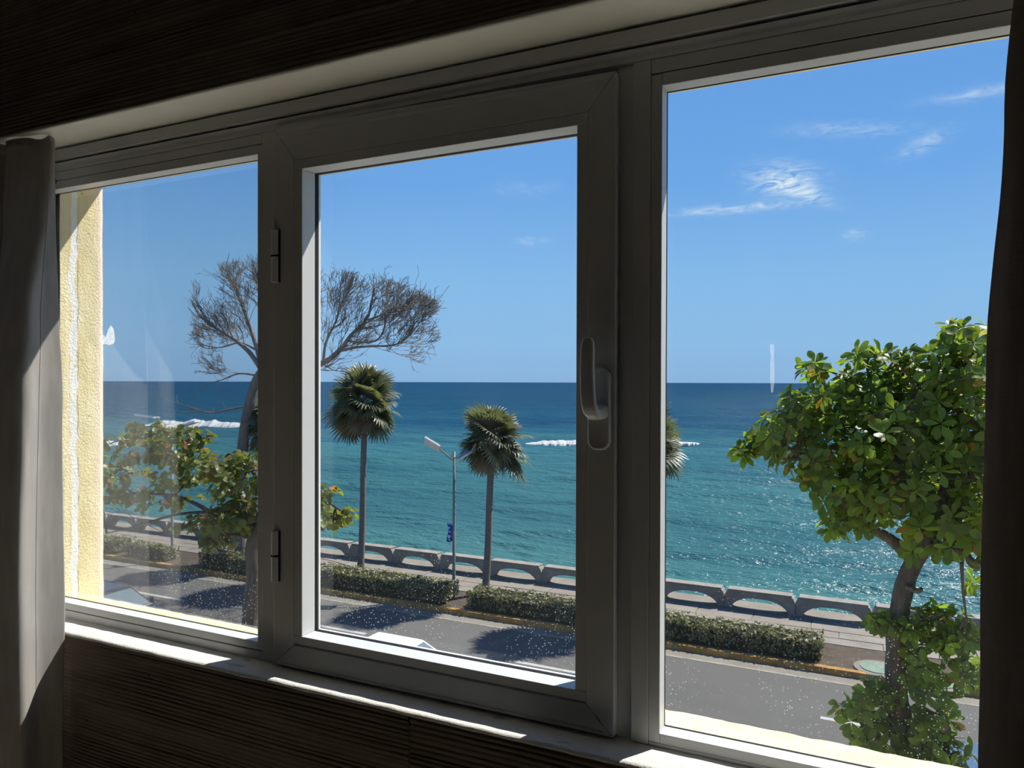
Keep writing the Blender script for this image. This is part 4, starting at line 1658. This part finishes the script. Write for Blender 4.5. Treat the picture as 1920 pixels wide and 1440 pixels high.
hedge(-12.65, -1.25, 'long clipped hedge from the right palm to the right pane', 2)
hedge(-25.6, -13.55, 'long clipped hedge below the tall palm left of the lamp', 3, .66)
hedge(-30.3, -27.6, 'short clipped hedge left of the far lamp post', 4, .60, 22.5, 23.3)
hedge(-38, -30.9, 'clipped hedge vanishing behind the yellow jamb', 5, .60)


# solar street lamps
MAT['pole'] = plain('grey_green_galvanised_pole', (.16, .175, .15, 1), .55, .4, var=.15)
MAT['lamp_white'] = plain('white_lamp_casing', (.62, .60, .55, 1), .45, .4, var=.05)
MAT['solar'] = plain('dark_solar_cells', (.018, .028, .035, 1), .25, .5, var=.2, scale=20)
MAT['banner'] = plain('blue_banner_cloth', (.015, .075, .33, 1), .7, .2, var=.15)
MAT['banner_print'] = plain('pale_banner_print', (.50, .55, .62, 1), .7, .2, var=.2)


def lamp_head(root, a, b, w, roll):
    """a flat solar lamp: housing slab, cells on its upper face, light strip below"""
    a, b = Vector(a), Vector(b)
    d = (b - a).normalized()
    s = Matrix.Rotation(roll, 3, d) @ Vector((0, 0, 1)).cross(d).normalized()
    nrm = d.cross(s)
    if nrm.z < 0:
        nrm = -nrm

    def slab(o0, o1, w2, n0, n1, name, mat, parent):
        vs = []
        for p in (a + d * o0, b - d * o1):
            for q in (-w2, w2):
                for k in (n0, n1):
                    vs.append(tuple(p + s * q + nrm * k))
        return MB().add(vs, [(0, 1, 3, 2), (4, 6, 7, 5), (0, 4, 5, 1), (2, 3, 7, 6), (0, 2, 6, 4), (1, 5, 7, 3)]).build(name, mat, parent)
    hroot = slab(0, 0, w, -.035, .035, 'lamp_head', MAT['lamp_white'], root)
    c1 = slab(.05, .05, w - .03, .036, .042, 'solar_panel', MAT['solar'], None)
    c2 = slab(.25, .15, w - .08, -.05, -.036, 'light_strip', MAT['lamp_white'], None)
    for c in (c1, c2):
        c.parent = hroot
    return hroot


def street_lamp(label, base, top_z, heads, banner):
    root = empty('street_lamp', base)
    tag(root, label, 'street lamp')
    b = Vector(base)
    MB().tube([b, b + Vector((0, 0, .5)), Vector((b.x, b.y, top_z))], [.075, .065, .045], 10).build('pole', MAT['pole'], root, smooth=True)
    MB().prism([(b.x + .16 * cos(2 * pi * i / 4 + pi / 4), b.y + .16 * sin(2 * pi * i / 4 + pi / 4)) for i in range(4)], 'z', b.z - .02, b.z + .03).build('base_plate', MAT['pole'], root)
    for arm0, a, e, w, roll in heads:
        MB().tube([arm0, Vector(arm0).lerp(Vector(a), .5), a], .028, 6).build('arm', MAT['pole'], root, smooth=True)
        lamp_head(root, a, e, w, roll)
    if banner:
        x0, x1, z0, z1, y = banner
        rows = []
        for i in range(11):
            tt = i / 10
            rows.append([(x0 + (x1 - x0) * j / 6 + .03 * sin(tt * 5 + j), y + .05 * sin(j * .9 + tt * 3), z1 + (z0 - z1) * tt - .02 * sin(j * 1.1)) for j in range(7)])
        bo = MB().grid(rows).build('banner', MAT['banner'], root, smooth=True)
        sm = bo.modifiers.new('thickness', 'SOLIDIFY')
        sm.thickness = .004
        w_, h_ = x1 - x0, z1 - z0
        pr = MB()
        cx = (x0 + x1) / 2
        yy = y - .055
        for (u, v, rr) in ((.5, .80, .13), (.42, .60, .10), (.62, .55, .09), (.5, .30, .20), (.55, .12, .12)):
            ring = [(x0 + w_ * u + w_ * rr * 1.3 * cos(2 * pi * k / 9), z0 + h_ * v + h_ * rr * .45 * sin(2 * pi * k / 9) * (1 + .3 * sin(k * 2.2))) for k in range(9)]
            pr.prism(ring, 'y', yy - .002, yy)
        po = pr.build('banner_print', MAT['banner_print'], root)
        po['kind'] = 'stuff'
        MB().tube([(x0, y, z1 + .03), (b.x, b.y, z1 + .03)], .012, 5).build('banner_rod', MAT['pole'], root)
    return root


lb = at_z(851, 1105, g)
LY = lb.y
lb.z = g
lt = at(850, 847, LY)
J = at(848, 862, LY)
street_lamp('grey double-armed solar street lamp with blue banner between the two palms', lb, lt.z,
            [(J, at(825, 842, LY - .1), at(797, 825, LY - .2), .24, radians(42)), (J + Vector((.02, 0, .05)), at(861, 857, LY - .7), at(889, 840, LY - .9), .22, radians(40))],
            (at(838, 1000, LY).x, lb.x - .05, at(840, 1015, LY).z, at(840, 982, LY).z, LY))
lb2 = at_z(323, 1047, g)
lb2.z = g
Y2 = lb2.y
top2 = at(322, 812, Y2)
street_lamp('solar street lamp half hidden by the sea grape tree', lb2, top2.z,
            [(top2 + Vector((0, 0, -.1)), at(294, 783, Y2), at(258, 778, Y2), .17, 0), (top2 + Vector((0, 0, -.1)), at(340, 800, Y2), at(370, 790, Y2), .17, 0)],
            (at(306, 937, Y2).x, lb2.x - .05, at(315, 948, Y2).z, at(315, 930, Y2).z, Y2))

# sagging cable in front of the promenade
MAT['cable'] = plain('dark_cable', (.03, .03, .03, 1), .7)
cp = [at(180, 930, 20.5), at(260, 975, 20.8), at(330, 1005, 21), at(470, 1030, 21.4), at(600, 1047, 21.8), at(665, 1065, 22), at(720, 1083, 22.2), at(780, 1104, 22.4)]
tag(MB().tube(resample(cp, 60), .012, 5).build('cable', MAT['cable'], smooth=True), 'thin dark cable sagging across the promenade left of the lamp', 'cable')


# ---------------------------------------------------------------- cars
MAT['tyre'] = plain('tyre_rubber', (.02, .02, .02, 1), .8)
MAT['rim'] = plain('alloy_rim', (.45, .46, .47, 1), .3, .5, .6)
MAT['car_glass'] = plain('tinted_car_glass', (.10, .135, .155, 1), .08, .6, var=.1)
MAT['car_light'] = plain('car_lamp_lens', (.6, .6, .58, 1), .15, .6)
MAT['tail'] = plain('tail_lamp_lens', (.35, .02, .02, 1), .2, .6)


def car(label, cx, cy, paint, heading=1):
    root = empty('car', (cx, cy, GROUND))
    tag(root, label, 'car')
    pm = plain('car_paint_' + label.split()[0], paint, .25, .6, var=.04)
    G = GROUND
    hw = .87

    def X(v):
        return cx + heading * v
    side = [(-2.15, .32), (-2.18, .62), (-2.10, .92), (-1.2, .98), (.85, .96), (1.75, .84), (2.10, .66), (2.14, .36), (1.95, .24), (-1.95, .24)]
    # body lofted across the width with tucked sides
    rings = []
    for yy, k, dz in ((-hw, .965, .05), (-hw * .96, 1, .02), (-hw * .7, 1, 0), (hw * .7, 1, 0), (hw * .96, 1, .02), (hw, .965, .05)):
        rings.append([(X(a * k), cy + yy, G + (z if z < .5 else z - dz)) for a, z in side])
    loft(rings).build('body', pm, root, smooth=False, bevel=.03)
    # cabin: frame tapering to the roof
    bl, br, tl, tr_ = -1.75, 1.05, -1.15, .25
    cw, tw = .80, .62

    def ring(z, a, b, w):
        return [Vector((X(a), cy - w, G + z)), Vector((X(b), cy - w, G + z)), Vector((X(b), cy + w, G + z)), Vector((X(a), cy + w, G + z))]
    r0, r1, r2 = ring(.94, bl, br, cw), ring(1.42, tl, tr_, tw), ring(1.46, tl + .12, tr_ - .12, tw - .1)
    loft([r0, r1, r2]).build('cabin', pm, root, bevel=.03)

    def panel(name, quad, inset, mat):
        c = sum(quad, Vector()) / 4
        n = (quad[1] - quad[0]).cross(quad[3] - quad[0]).normalized()
        if n.dot(c - Vector((cx, cy, G + 1.0))) < 0:
            n = -n
        q = [c + (p - c) * inset for p in quad]
        vs = [p + n * .001 for p in q] + [p + n * .012 for p in q]
        return MB().add(vs, [(0, 1, 2, 3), (7, 6, 5, 4), (0, 4, 5, 1), (1, 5, 6, 2), (2, 6, 7, 3), (3, 7, 4, 0)]).build(name, mat, root)
    panel('windshield', [r0[1], r0[2], r1[2], r1[1]], .88, MAT['car_glass'])
    panel('rear_window', [r0[0], r0[3], r1[3], r1[0]], .86, MAT['car_glass'])
    for s in (0, 1):
        A, Bb, Cc, D = (r0[0], r0[1], r1[1], r1[0]) if s == 0 else (r0[3], r0[2], r1[2], r1[3])
        mid0, mid1 = A.lerp(Bb, .5), D.lerp(Cc, .5)
        panel('side_window', [A, mid0, mid1, D], .84, MAT['car_glass'])
        panel('side_window', [mid0, Bb, Cc, mid1], .84, MAT['car_glass'])
        sy = -1 if s == 0 else 1
        MB().box(X(.72) - .08, X(.72) + .08, *sorted((cy + sy * .86, cy + sy * 1.0)), G + .95, G + 1.07).build('mirror', pm, root, bevel=.02)
        for wx in (-1.32, 1.32):
            ws = [(X(wx) + .32 * cos(2 * pi * i / 22), G + .32 + .32 * sin(2 * pi * i / 22)) for i in range(22)]
            wh = MB().prism(ws, 'y', *sorted((cy + sy * .70, cy + sy * .885))).build('wheel', MAT['tyre'], root, bevel=.02)
            rs = [(X(wx) + .20 * cos(2 * pi * i / 16), G + .32 + .20 * sin(2 * pi * i / 16)) for i in range(16)]
            rim = MB().prism(rs, 'y', *sorted((cy + sy * .88, cy + sy * .90))).build('rim', MAT['rim'], None)
            rim.parent = wh
        MB().box(*sorted((X(2.02), X(2.15))), *sorted((cy + sy * .45, cy + sy * .76)), G + .56, G + .70).build('headlight', MAT['car_light'], root, bevel=.02)
        MB().box(*sorted((X(-2.19), X(-2.08))), *sorted((cy + sy * .50, cy + sy * .78)), G + .66, G + .82).build('taillight', MAT['tail'], root, bevel=.02)
    return root


car('black car under the sea grape tree beyond the left pane', -21.6, 15.55, (.012, .013, .016, 1))
car('white car just above the sill of the casement', -10.55, 15.5, (.62, .62, .60, 1))
car('navy car peeping over the sill at the foot of the right post', -5.05, 15.1, (.02, .035, .075, 1))
car('blue car behind the lowest leaves of the right tree', 2.3, 15.3, (.05, .09, .15, 1))
